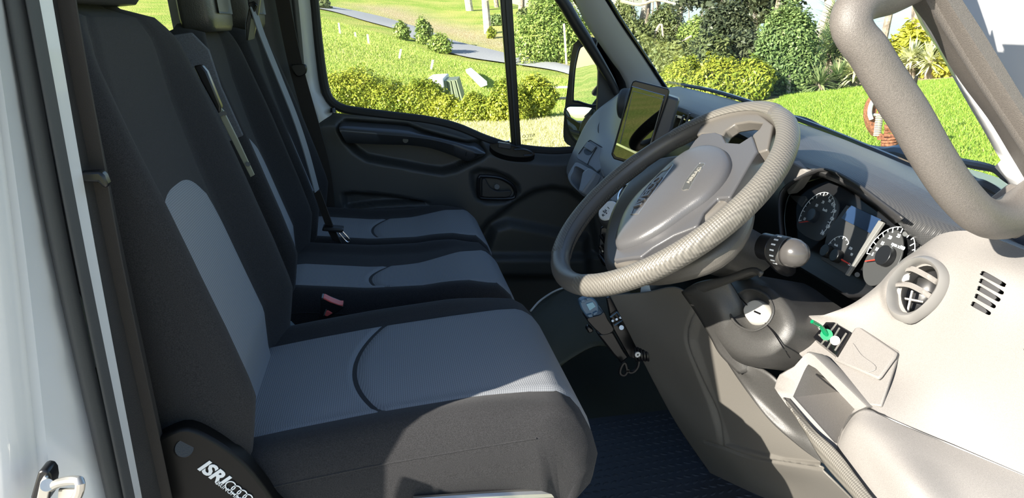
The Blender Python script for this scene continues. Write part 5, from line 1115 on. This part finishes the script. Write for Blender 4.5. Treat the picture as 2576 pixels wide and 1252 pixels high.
# floor tunnel / mats
fm = thing('floor_mat', [.4, .8, 0], 'blue-black rubber floor mat with raised oval studs in the driver footwell', 'mat')
mk('mat_sheet', [(.0, .60, .0), (.72, .58, .0), (.76, .88, .0), (.30, .92, .0), (.0, .90, 0), (.0, .10, .0), (.72, .12, .0)], [(5, 6, 1, 0), (0, 1, 2, 3, 4)], M_mat, fm, smooth=False, solid=.008)
gs = []; 
for i in range(26):
    for j in range(24):
        cx, cy = .22+i*.019+(j % 2)*.009, .30+j*.025
        if cx > .76: continue
        a = .55 if (j % 2) else -.55; P_ = [(cx+.009*math.cos(q)*math.cos(a)-.004*math.sin(q)*math.sin(a), cy+.009*math.cos(q)*math.sin(a)+.004*math.sin(q)*math.cos(a)) for q in np.linspace(0, 2*math.pi, 8, endpoint=False)]
        gs.append(([(x, y, .004) for x, y in P_]+[(x*.7+cx*.3, y*.7+cy*.3, .0052) for x, y in P_], grid_faces(2, 8, True)+[tuple(range(8, 16))]))
multi('raised_studs', gs, M_mat, fm, kind='stuff')
# engine hump towards the centre
hp = [Q3y([(1270,740,1.0),(1320,735,1.3),(1400,700,1.4),(1500,665,1.35),(1600,690,1.1)])]
hump_rows = [Q3y([(1300,800,1.15),(1345,772,1.25),(1400,732,1.35),(1480,705,1.35),(1580,700,1.2)]), Q3y([(1350,850,1.10),(1400,820,1.15),(1450,790,1.18),(1520,770,1.15),(1600,800,1.0)]), Q3y([(1400,930,1.05),(1440,900,1.05),(1500,870,1.05),(1560,880,1.0),(1640,900,.9)])]
V, nu, nv_ = patch('h', hump_rows, M_olive, 30, 16); hm = mk('engine_hump', V, grid_faces(nv_, nu), M_olive, None, solid=.004, kind='structure')
tube('trim_1', Q3y([(1335,782,1.2),(1360,755,1.25),(1400,730,1.33),(1440,718,1.35)]), .003, M_whitef, None, n=6, res=16, kind='structure')

# ------------------------------------------------------------------ steering column cover and stalk
sc = thing('steering_column', [.55, .33, .4], 'dark grained steering column cover with ignition lock', 'steering column')
zi = lambda pts: zo(pts, .27149, 1700, 660)
nI = np.array([-.80, -.22, .56]); nI /= np.linalg.norm(nI); cI_ = Q(1905, 785, y=.27)
def QI(p, h=0): return QP(p[0], p[1], cI_ + nI*h, nI)
lb = [QI(p, -.04) for p in zi([(290,570),(340,640),(430,790),(560,910),(700,965),(860,965),(1010,925),(1080,880),(1180,790),(1240,660),(1230,560),(1150,420),(1050,330),(950,260),(820,160),(700,110),(520,170),(400,250),(330,350),(320,450)])]
lt_ = [QI(p, -.004) for p in zi([(390,480),(420,580),(500,700),(600,790),(700,840),(830,850),(930,810),(1020,740),(1080,650),(1090,560),(1060,460),(1000,370),(930,290),(850,225),(760,215),(650,235),(560,270),(480,330),(430,390),(400,440)])]
O1 = crc(lb, 60); O2 = crc(lt_, 60)
# tie the rings by angle about the lock
def byang(P, c, n, m=60):
    u_, v_, _ = frame_of(n); D = crc(P, 720); d_ = D-c; a = np.arctan2(d_@v_, d_@u_); return np.array([D[np.argmin(np.abs(np.angle(np.exp(1j*(a-q)))))] for q in np.linspace(-math.pi, math.pi, m, endpoint=False)])
cc0 = QI((1910, 790)); A1 = byang(lb, cc0, nI); A2 = byang(lt_, cc0, nI)
ringc = [QI(p, .0) for p in zi([(515,440),(560,330),(660,262),(760,265),(860,320),(912,420),(905,500),(850,580),(760,630),(680,632),(590,590),(530,520)])]
A3 = byang(ringc, cc0, nI); bowl_c = QI(zi([(740,470)])[0])
A4 = byang([QI(p, -.014) for p in zi([(640,460),(680,380),(770,345),(860,390),(885,470),(850,550),(770,580),(690,560)])], cc0, nI)
cover = loft('column_shell', [A1+nI*-.06+np.array([.05, 0, -.0]), A1, A1*.5+A2*.5+nI*.012, A2, A3*.5+A2*.5+nI*.0, A3+nI*.002, A3*.9+A4*.1-nI*.002, A4], M_colpl, sc, caps=False, sharp=1.6)
tube('lock_ring', list(A3+nI*.003)+[A3[0]+nI*.003], .0022, M_colpl, cover, n=6)
lk = loft('ignition_lock', [A4-nI*.02, A4+nI*.0, A4*.85+A4.mean(0)*.15+nI*.010, A4*.80+A4.mean(0)*.2+nI*.011], M_key, sc, caps=False, sharp=1.0, label='bright metal ignition lock barrel')
mk('lock_face', A4*.80+A4.mean(0)*.2+nI*.011, [tuple(range(60))], M_key, lk, smooth=False)
box('key_slot', A4.mean(0)+nI*.0115, frame_of(nI)[0]*.0075, frame_of(nI)[1]*.0015, nI*.0008, M_gloss, lk)
# split line of cover
for pts in ([(410,110),(480,200),(560,290),(620,350),(660,395)], [(830,562),(900,640),(960,730),(1010,810),(1060,880)]):
    P_ = []
    for p in zi(pts):
        best = None
        for ring_, nm in ((A3, 0),): pass
        t_ = np.linalg.norm(np.array(p)-np.array([1905, 785])); h_ = np.interp(t_, [50, 75, 120, 160], [.001, .006, .002, -.030]); P_.append(QI(p, h_))
    tube('cover_seam', P_, .0012, M_gloss, cover, n=5, res=16)
# upper wing (lit visor of the cover) and neck to the wheel
w0 = Q3y(zi_ := [(a, b, .40-(a-1716)*.0009) for a, b in zi([(60,265),(200,185),(480,130),(650,72),(740,62),(800,100)])]); w1 = Q3y([(a, b, y) for (a, b), y in zip(zi([(90,297),(200,296),(460,195),(690,105),(765,100),(790,130)]), [.395, .37, .315, .27, .25, .24])])
strip('column_visor', w0, w1, M_colpl, sc, n=30, solid=.006)
nk_rows = [Q3y([(1716,735,.40),(1755,790,.39),(1790,850,.36),(1812,890,.33),(1860,940,.30)]), Q3y([(1750,720,.37),(1790,760,.34),(1815,800,.32),(1840,870,.31),(1890,930,.29)]), Q3y([(1830,700,.33),(1850,730,.32),(1870,770,.31),(1880,830,.31),(1920,900,.31)])]
V, nu, nv_ = patch('n', nk_rows, M_colpl, 24, 12); mk('column_side', V, grid_faces(nv_, nu), M_colpl, sc, solid=.004, sharp=1.5)
# lower apron running down right of knee panel
ap_rows = [Q3y([(1800,860,.36),(1860,955,.31),(1930,1050,.25),(2010,1120,.20),(2072,1165,.17)]), Q3y([(1850,920,.31),(1900,960,.28),(1960,1040,.24),(2030,1110,.19),(2074,1164,.17)]), Q3y([(1880,905,.30),(1950,950,.24),(2010,1030,.20),(2060,1110,.18),(2078,1163,.17)])]
V, nu, nv_ = patch('a', ap_rows, M_colpl, 30, 12); mk('lower_apron', V, grid_faces(nv_, nu), M_colpl, sc, solid=.004, sharp=1.5)
# neck between wheel and cover
WC = np.array([.4281, .37, .7104]); WB = math.radians(32.9); wt = np.array([math.cos(WB), 0, math.sin(WB)]); wy = np.array([0, 1.0, 0]); wnm = np.array([-math.sin(WB), 0, math.cos(WB)])
ax0, ax1 = WC - wnm*.045, WC - wnm*.115 + np.array([.02, -.01, 0])
prism('wheel_shroud', crc([QP(*p, WC-wnm*.06, wnm) for p in ((1545,700),(1640,727),(1760,708),(1840,668),(1890,610),(1908,540),(1880,480),(1800,420),(1650,440),(1560,560))], 50), wnm*.035, mat('shroud_plastic', (.075, .07, .062), .4, bump=.4, bscale=650, bdist=.0008), sc, bevel=.014, segs=4)
loft('column_neck', [[c_ + wt*math.cos(a)*r1_ + wy*math.sin(a)*r2_ for a in np.linspace(0, 2*math.pi, 30, endpoint=False)] for c_, r1_, r2_ in ((ax0, .10, .085), (WC-wnm*.065, .10, .085), (WC-wnm*.085, .085, .075), (ax1, .06, .055), (ax1-wnm*.03+np.array([.05, 0, -.01]), .05, .05))], M_colpl, sc, sharp=1.2)
# stalk
sk = thing('indicator_stalk', Q(1945, 660, y=.24).tolist(), 'black stalk with a grey knob end and white symbols right of the wheel', 'stalk')
a, b = Q(1935, 622, y=.235), Q(1996, 636, y=.195); dr = (b-a)/np.linalg.norm(b-a)
cyl('stalk_collar', a-dr*.012, a+dr*.010, .021, M_smooth, sk, bevel=.002); cyl('twist_ring', a+dr*.010, a+dr*.034, .0225, M_colpl, sk, bevel=.001)
cE = a+dr*.034; uS, vS, _ = frame_of(dr); loft('knob_end', [[cE + dr*h + (uS*math.cos(q)+vS*math.sin(q))*r for q in np.linspace(0, 2*math.pi, 28, endpoint=False)] for h, r in ((0, .0205), (.006, .0225), (.016, .0215), (.026, .017), (.032, .010), (.0345, .003))], mat('grey_knob', (.06, .057, .055), .22), sk, sharp=1.5)
gs = []
for i in range(7):
    q = math.radians(100+i*22); dd_ = uS*math.cos(q)+vS*math.sin(q); gs.append(box_geo(a+dr*.022+dd_*.0228, dr*.0035, np.cross(dr, dd_)*.0012, dd_*.0004))
multi('white_marks', gs, M_print, sk, smooth=False)
tube('stalk_arm', [a-dr*.01, a+np.array([.03, .02, -.04]), a+np.array([.06, .05, -.06])], .012, M_smooth, sk, res=8)
# ------------------------------------------------------------------ steering wheel
wh = thing('steering_wheel', WC.tolist(), 'large four-spoke steering wheel with dotted grip rim and airbag hub', 'steering wheel')
def WP(t_, y_, n_): return WC + wt*t_ + wy*y_ + wnm*n_
R0 = .215; nM, nS = 120, 20; rings = []
def rimring(a, r, extra=0):
    c_ = np.array([math.cos(a), math.sin(a)]); return [WC + (wt*c_[0]+wy*c_[1])*(R0 + (r+extra)*math.cos(q)) + wnm*(r*1.05+extra)*math.sin(q) for q in np.linspace(0, 2*math.pi, nS, endpoint=False)]
V = [p for i in range(nM) for p in rimring(2*math.pi*i/nM, .0165)]
Fc = grid_faces(nM, nS, True) + [((nM-1)*nS+j, (nM-1)*nS+(j+1) % nS, (j+1) % nS, j) for j in range(nS)]
rim = mk('rim', V, Fc, M_rim, wh, sharp=2.5)
def gripseg(a0_, a1_, name='grip_sleeve'):
    n_ = 50; rr = []
    for i in range(n_):
        a = math.radians(a0_+(a1_-a0_)*i/(n_-1)); e = .0012*min(1, min(i, n_-1-i)/2.0); rr.append([WC + (wt*math.cos(a)+wy*math.sin(a))*(R0 + (.0165+e)*math.cos(q)) + wnm*((.0165+e)*1.05)*math.sin(q) for q in np.linspace(-.9*math.pi, .75*math.pi, 22)])
    return mk(name, [p for r_ in rr for p in r_], grid_faces(n_, 22), M_grip, rim, sharp=2.5, label='dotted non-slip grip sleeve')
gripseg(-160, -12); gripseg(-8, 62); gripseg(80, 160)
def toW(p, h):
    X = QP(p[0], p[1], WC+wnm*h, wnm)-WC; return X@wt, X@wy
zw = lambda pts: zo(pts, .43942, 1360, 230)
def wpoly(pts, h): return [QP(p[0], p[1], WC+wnm*h, wnm) for p in zw(pts)]
hub = wpoly([(415,965),(440,860),(490,730),(560,610),(700,470),(845,330),(880,280),(920,240),(1000,232),(1035,245),(1060,290),(1140,295),(1210,250),(1240,340),(1190,420),(1090,590),(1075,605),(1010,608),(930,690),(900,760),(880,775),(760,820),(640,890),(570,945),(520,950)], .012)
hb = prism('hub_shell', hub, -wnm*.045, M_hub, wh, bevel=.004, segs=3)
padp = wpoly([(440,905),(445,830),(490,715),(560,620),(660,525),(760,430),(850,360),(930,328),(1010,325),(1070,355),(1097,410),(1085,470),(1040,540),(960,620),(860,690),(720,790),(600,860),(500,900)], .012)
def ppuff(name, O, h, m, parent, **k):
    O = crc(O, 64); c_ = O.mean(0); rg_ = [O - wnm*.004]
    for s_, hh in ((1, 0), (.985, .006), (.96, .010), (.9, .0135), (.75, .0175), (.5, .020), (.25, .021)): rg_.append(c_+(O-c_)*s_ + wnm*hh*h/.021)
    V = [p for r_ in rg_ for p in r_]+[c_+wnm*h]; n_ = 64; Fc = grid_faces(len(rg_), n_, True); L_ = (len(rg_)-1)*n_
    return mk(name, V, Fc+[(L_+i, L_+(i+1) % n_, len(V)-1) for i in range(n_)], m, parent, **k)
pad = ppuff('airbag_pad', padp, .021, M_hub, wh, sharp=1.8)
# raised plaques with lettering
ivq = zo([(180,965),(230,860),(400,590),(620,320),(750,210),(830,205),(700,400),(560,620),(380,890),(300,960)], .1438, 1560, 400)
hI = .031
def WH(p, h): return QP(p[0], p[1], WC+wnm*h, wnm)
zi2 = lambda pts: zo(pts, .1438, 1560, 400)
bq = [WH(p, hI) for p in zi2([(185,965),(300,965),(375,900),(920,130),(800,205),(720,215),(560,380),(380,610),(240,850)])]
conform(tube('plaque_edge', cr(bq+[bq[0]], 60), .0010, M_metal, pad, n=5), pad, wnm, -.0008)
ua = WH(zi2([(760,260)])[0], hI)-WH(zi2([(290,860)])[0], hI); va = np.cross(wnm, ua)
conform(text('emblem_lettering', 'IVECO', WH(zi2([(530,590)])[0], hI-.001), ua, va, .026, mat('raised_letter', (.12,.11,.10), .3), pad, ext=.0016, bold=.0010), pad, wnm, -.0002)
aq = [WH(p, hI-.0005) for p in zi2([(1095,540),(1180,380),(1390,95),(1420,85),(1490,90),(1440,160),(1220,510),(1180,530),(1110,555)])]
conform(prism('airbag_plaque', aq, -wnm*.001, M_doorpl, pad), pad, wnm, .0001); conform(tube('plaque_edge', cr(aq+[aq[0]], 60), .0008, M_metal, pad, n=5), pad, wnm, -.0004)
ub = WH(zi2([(1430,140)])[0], hI)-WH(zi2([(1200,440)])[0], hI); conform(text('airbag_lettering', 'AIRBAG', WH(zi2([(1310,300)])[0], hI), ub, np.cross(wnm, ub), .0115, M_steelrod, pad, ext=.0005), pad, wnm, .0012)
# spokes : flat arms from hub to rim
def spoke(a_px, b_px, c_px, d_px, h=.0, name='spoke'):
    A = [QP(*p, WC+wnm*h, wnm) for p in zw([a_px, b_px, c_px, d_px])]; return A
def arm(p0, p1, p2, p3, nm='spoke', th=.022):
    o_ = wpoly([p0, p1, p2, p3], .006); return prism(nm, o_, -wnm*th, M_rim, wh, bevel=.007, segs=3)
tl = prism('spoke', wpoly([(890,250),(920,180),(1000,140),(1100,120),(1250,125),(1330,190),(1300,330),(1240,350),(1210,250),(1250,215),(1270,180),(1190,172),(1110,185),(1060,220),(1035,262),(1030,248),(920,240)], .008), -wnm*.02, M_rim, wh, bevel=.006, segs=3, label='forked spoke around the finger hole')
arm((405,985),(440,930),(570,950),(600,1000)); arm((880,775),(930,690),(1010,608),(1090,600)); 
prism('spoke', wpoly([(590,955),(900,770),(980,720),(700,900)], -.014), -wnm*.012, M_rim, wh, bevel=.004)
prism('spoke', wpoly([(1110,575),(1230,340),(1330,270),(1290,420),(1180,560)], -.012), -wnm*.012, M_rim, wh, bevel=.004)

# ------------------------------------------------------------------ brake controller handset in holder
hd = thing('handset', Q(1560, 905, y=.62).tolist(), 'black handset with blue-grey keypad and small display below the steering wheel', 'handset')
zz = lambda pts: zo(pts, .19174, 1420, 720)
HY = .60
prism('holder', QY(zz([(440,640),(560,600),(640,590),(790,850),(850,930),(740,1020),(700,960),(640,900),(540,770)]), y=HY+.02), (0, .03, 0), M_smooth, hd, bevel=.004)
bd2 = [QY(zz([(300,420),(470,370),(520,330),(570,430),(650,560),(600,620),(500,640),(440,600),(340,500)]), y=HY)]
prism('handset_body', crc(bd2[0], 40), (0, .04, 0), M_smooth, hd, bevel=.006, segs=3)
kpb = prism('keypad', crc(QY(zz([(200,215),(240,175),(330,145),(400,175),(440,230),(450,290),(440,340),(330,410),(300,400),(230,310)]), y=HY-.008), 40), (0, .02, 0), M_blue, hd, bevel=.003, label='blue-grey keypad face')
prism('display', QY(zz([(285,235),(370,205),(410,265),(330,320)]), y=HY-.010), (0, .004, 0), M_lcd, kpb, bevel=.0005)
for q in ([(215,190),(265,165),(280,205),(225,220)], [(285,155),(330,150),(360,165),(295,195)], [(300,375),(360,360),(375,400),(320,410)], [(375,355),(430,325),(440,350),(385,390)]): prism('key', QY(zz(q), y=HY-.012), (0, .004, 0), M_blue, kpb, bevel=.001)
prism('side_knob', QY(zz([(285,560),(320,520),(380,560),(385,600),(325,625)]), y=HY+.01), (0, .015, 0), M_smooth, hd, bevel=.003)
brk = prism('mounting_bracket', QY(zz([(555,160),(600,140),(760,430),(900,620),(1000,760),(930,960),(850,930),(640,560),(600,400)]), y=HY+.03), (0, .01, 0), M_smooth, hd, bevel=.002)
tube('bracket_edge', QY(zz([(600,405),(690,335),(765,440),(655,510)]), y=HY+.025), .0018, M_blue, brk, n=6)
for p in ((632,452),(685,432),(735,410),(748,540)): cyl('screw', Q(*zz([p])[0], y=HY+.028), Q(*zz([p])[0], y=HY+.02), .0025 if p[1] < 500 else .005, M_metal, brk)
multi('coiled_cord', [coil(Q(*zz([(930,880)])[0], y=.60), Q(*zz([(1120,880)])[0], y=.59), .014, 5, .0032, 6), tube_geo(cr(QY(zz([(980,930),(960,1050),(900,1120),(830,1110),(790,1000),(740,1060),(730,1140),(790,1160),(840,1080)]), y=.605), 40), .0038, 7)], M_smooth, hd)
disc_ring('cable_tie', Q(*zz([(958,890)])[0], y=.585), (0, -1, 0), .002, .006, .003, M_whitef, hd)

# ------------------------------------------------------------------ driver side windscreen pillar, grab handle, windscreen
ap = thing('windscreen_pillar', [.75, .01, .65], 'grey-brown trimmed driver side windscreen pillar', 'pillar')
def apl(pts, y, n=40):
    (a0x, a0y), (a1x, a1y) = pts[0], pts[1]; f_ = (a0y+420)/(a1y-a0y); pts = [(a0x-(a1x-a0x)*f_, -420)]+list(pts)
    return cr([Q(a, b, y=y) for a, b in pts], n)
e0 = apl([(2255,-60),(2293,10),(2337,70),(2390,165),(2430,225),(2490,305),(2545,395),(2600,490),(2650,600)], .04)
e1 = apl([(2300,-60),(2345,30),(2400,120),(2450,200),(2510,290),(2580,400),(2680,560),(2730,650)], .005)
e2 = apl([(2318,-60),(2362,20),(2420,120),(2470,200),(2530,290),(2600,395),(2700,550),(2750,640)], .008)
e3 = apl([(2350,-60),(2390,10),(2450,105),(2500,180),(2560,270),(2640,390),(2740,540),(2790,620)], -.01)
e4 = apl([(2390,-60),(2421,0),(2470,75),(2506,134),(2575,247),(2650,370),(2760,540),(2810,620)], -.006)
R_ = [e0+[.02, .03, 0], e0, (e0+e1)/2+[-.004, -.006, 0.004], e1, e1*.7+e2*.3+[.003, .003, 0], e2, (e2+e3)/2+[-.003, -.004, .003], e3, e4, e4+[.0, .05, 0]]
mk('pillar_trim', np.vstack(R_), grid_faces(len(R_), 40), M_handle, ap, sharp=.9)
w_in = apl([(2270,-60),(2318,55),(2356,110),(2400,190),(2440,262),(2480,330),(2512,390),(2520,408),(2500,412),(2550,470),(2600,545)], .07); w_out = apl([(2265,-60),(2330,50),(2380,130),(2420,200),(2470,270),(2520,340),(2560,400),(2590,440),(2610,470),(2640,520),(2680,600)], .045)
strip('reflection_strip', w_in, w_out, M_white, ap, n=30, solid=.004)  # white painted strip standing in for a bright reflection beside the pillar
# outer white skin beyond the seal
strip('outer_skin', e4+[.05, -.01, .0], e4+[.16, -.10, .08], M_white, ap, n=30, solid=.004)
odr = prism('open_door_edge', [Q(a, b, x=.95) for a, b in ((2330,-80),(2800,-80),(2800,620),(2640,440),(2480,190),(2390,50))], (.03, .0, 0), M_white, None, bevel=.008); tag(odr, 'white outer skin of the opened driver door at the upper right', 'door')
dsl = tube('door_seal', Q3y([(2600,880,-.07),(2574,1040,-.085),(2556,1180,-.095),(2545,1320,-.10)]), .012, M_handle, None, n=12, res=24); tag(dsl, 'brown rubber door seal at the right edge beside the grey fascia', 'seal')
gh = thing('grab_bar', Q(2500, 575, y=.0).tolist(), 'thick grained grey-brown grab handle on the driver side pillar', 'handle')
hp_ = [(2290,-42,.02),(2235,-18,.0),(2180,0,-.02),(2150,24,-.032),(2141,60,-.038),(2156,94,-.04),(2184,128,-.042),(2227,200,-.042),(2289,295,-.042),(2337,379,-.042),(2384,453,-.04),(2422,501,-.036),(2462,538,-.028),(2505,552,-.01),(2550,540,.01),(2620,495,.03)]
tube('grip', Q3y(hp_), [.024, .024, .022, .0215, .0225, .0235, .0235, .0235, .0235, .0235, .025, .028, .030], M_handle, gh, n=24, res=90)
prism('upper_mount', Q3y([(2245,-40,.0),(2305,-60,.0),(2300,-5,.0),(2270,20,.0),(2215,47,.0),(2205,20,.0)]), (.0, .04, 0), M_handle, gh, bevel=.006)
prism('lower_mount', Q3y([(2515,535,.01),(2600,470,.01),(2640,560,.01),(2560,605,.01),(2530,590,.01)]), (.0, .04, 0), M_handle, gh, bevel=.006)
# windscreen glass
wsg = [Q(1530,0,y=1.60)+[0.02, 0, 0], Q(1672,218,y=1.70)+[.02, 0, 0], Q(2010,316,x=.98), Q(2340,455,x=.97), Q(2575,470,y=.07)+[.03, 0, 0], Q(2293,10,y=.07)+[.03, 0, 0]]
TW = [np.array(p) for p in ((.40, 1.50, 1.42), (.99, 1.68, .735), (.99, .05, .65), (.40, .12, 1.42))]
rows = []
lo_e = cr([Q(1672,212,x=.985), Q(1800,238,x=.99), Q(2010,312,x=.985), Q(2200,392,x=.97), Q(2340,453,x=.95), Q(2560,545,x=.90)], 24); hi_e = cr([np.array((.42, 1.50, 1.42)), np.array((.47, .85, 1.44)), np.array((.42, .12, 1.42))], 24)
ws = mk('window_1', np.vstack([lo_e*(1-t)+hi_e*t + np.array([.02, 0, .02])*math.sin(math.pi*t) for t in np.linspace(0, 1, 8)]), grid_faces(8, 24), M_glass, None, kind='structure', rec=False)
tube('trim_2', lo_e+[0.012, 0, .006], .006, M_gloss, None, n=6, kind='structure')
# cowl and wipers
ck_ = strip('cowl_grille', [Q(2310,430,x=1.06), Q(2380,462,x=1.05), Q(2460,500,x=1.03), Q(2545,525,x=1.0)], [Q(2300,445,x=1.0), Q(2370,475,x=1.0), Q(2440,515,x=.99), Q(2520,545,x=.97)], M_corr, None, n=20, solid=.004); ck_['label'] = 'ribbed cowl grille at the windscreen base by the pillar'; ck_['category'] = 'grille'
bon = strip('bonnet', [Q(2090,345,x=1.25), Q(2300,395,x=1.3), Q(2480,440,x=1.3), Q(2640,500,x=1.3)], [Q(2060,350,x=1.03), Q(2290,448,x=1.03), Q(2450,520,x=1.02), Q(2620,600,x=1.0)], M_white, None, n=20, solid=.006); tag(bon, 'sunlit white bonnet edge beyond the windscreen base', 'bonnet')
zW = lambda pts: zo(pts, .495, 2080, 0)
w1_ = thing('wiper', Q(2330, 400, x=1.05).tolist(), 'blue-black wiper resting behind the steering wheel side of the dash', 'wiper')
tube('wiper_arm', Q3x([(1995,296,1.06),(2030,305,1.06),(2080,335,1.06),(2115,357,1.05)]), [.008, .010, .006], M_smooth, w1_, n=8, res=16)
tube('blade_frame', Q3x([(2133,366,1.04),(2160,368,1.04),(2200,378,1.04),(2230,382,1.04),(2262,380,1.04),(2310,392,1.04)]), [.007, .010, .012, .016], M_blue, w1_, n=8, res=24)
tube('rubber_blade', Q3x([(2130,363,1.03),(2200,392,1.03),(2270,410,1.03),(2330,436,1.03)]), .006, M_smooth, w1_, n=6, res=20)
for a, b in (((2200,376),(2215,396)), ((2235,384),(2262,408)), ((2262,380),(2275,404))): tube('bracket', Q3x([(*a, 1.04), (*b, 1.03)]), .005, M_smooth, w1_, n=6)
tube('motor_cover', Q3x([(2262,378,1.05),(2300,388,1.05),(2345,396,1.05)]), [.014, .022, .014], M_blue, w1_, n=12, res=12)
w2_ = thing('wiper', Q(2480, 460, x=1.02).tolist(), 'grey wiper on the driver side seen under the grab handle', 'wiper')
tube('wiper_arm', Q3x([(2395,402,1.02),(2440,412,1.01),(2500,425,1.0),(2525,445,1.0),(2542,458,1.0)]), [.007, .008, .005], M_armrest, w2_, n=8, res=20)
tube('blade_frame', Q3x([(2412,422,1.02),(2450,455,1.01),(2480,466,1.0),(2510,482,1.0),(2540,508,.99)]), [.006, .009, .006], M_armrest, w2_, n=8, res=20)
tube('rubber_blade', Q3x([(2430,465,1.02),(2470,480,1.01),(2500,492,1.0),(2535,512,.99)]), .005, M_smooth, w2_, n=6, res=16)
# hedge, lawn side things behind the camera that the mirror and screen reflect
for i, (x, y, w) in enumerate(((-14, 6, 5), (-16, 0, 5), (-15, 11, 5), (-12, 16, 5))):
    bush('back_hedge', (x, y, ground((x, y))[0]), w, 2.5, 3.2, 1500, .16, L_mid, 'tall hedge behind the van seen only in the door mirror', 'bush', 'hedge behind the van')
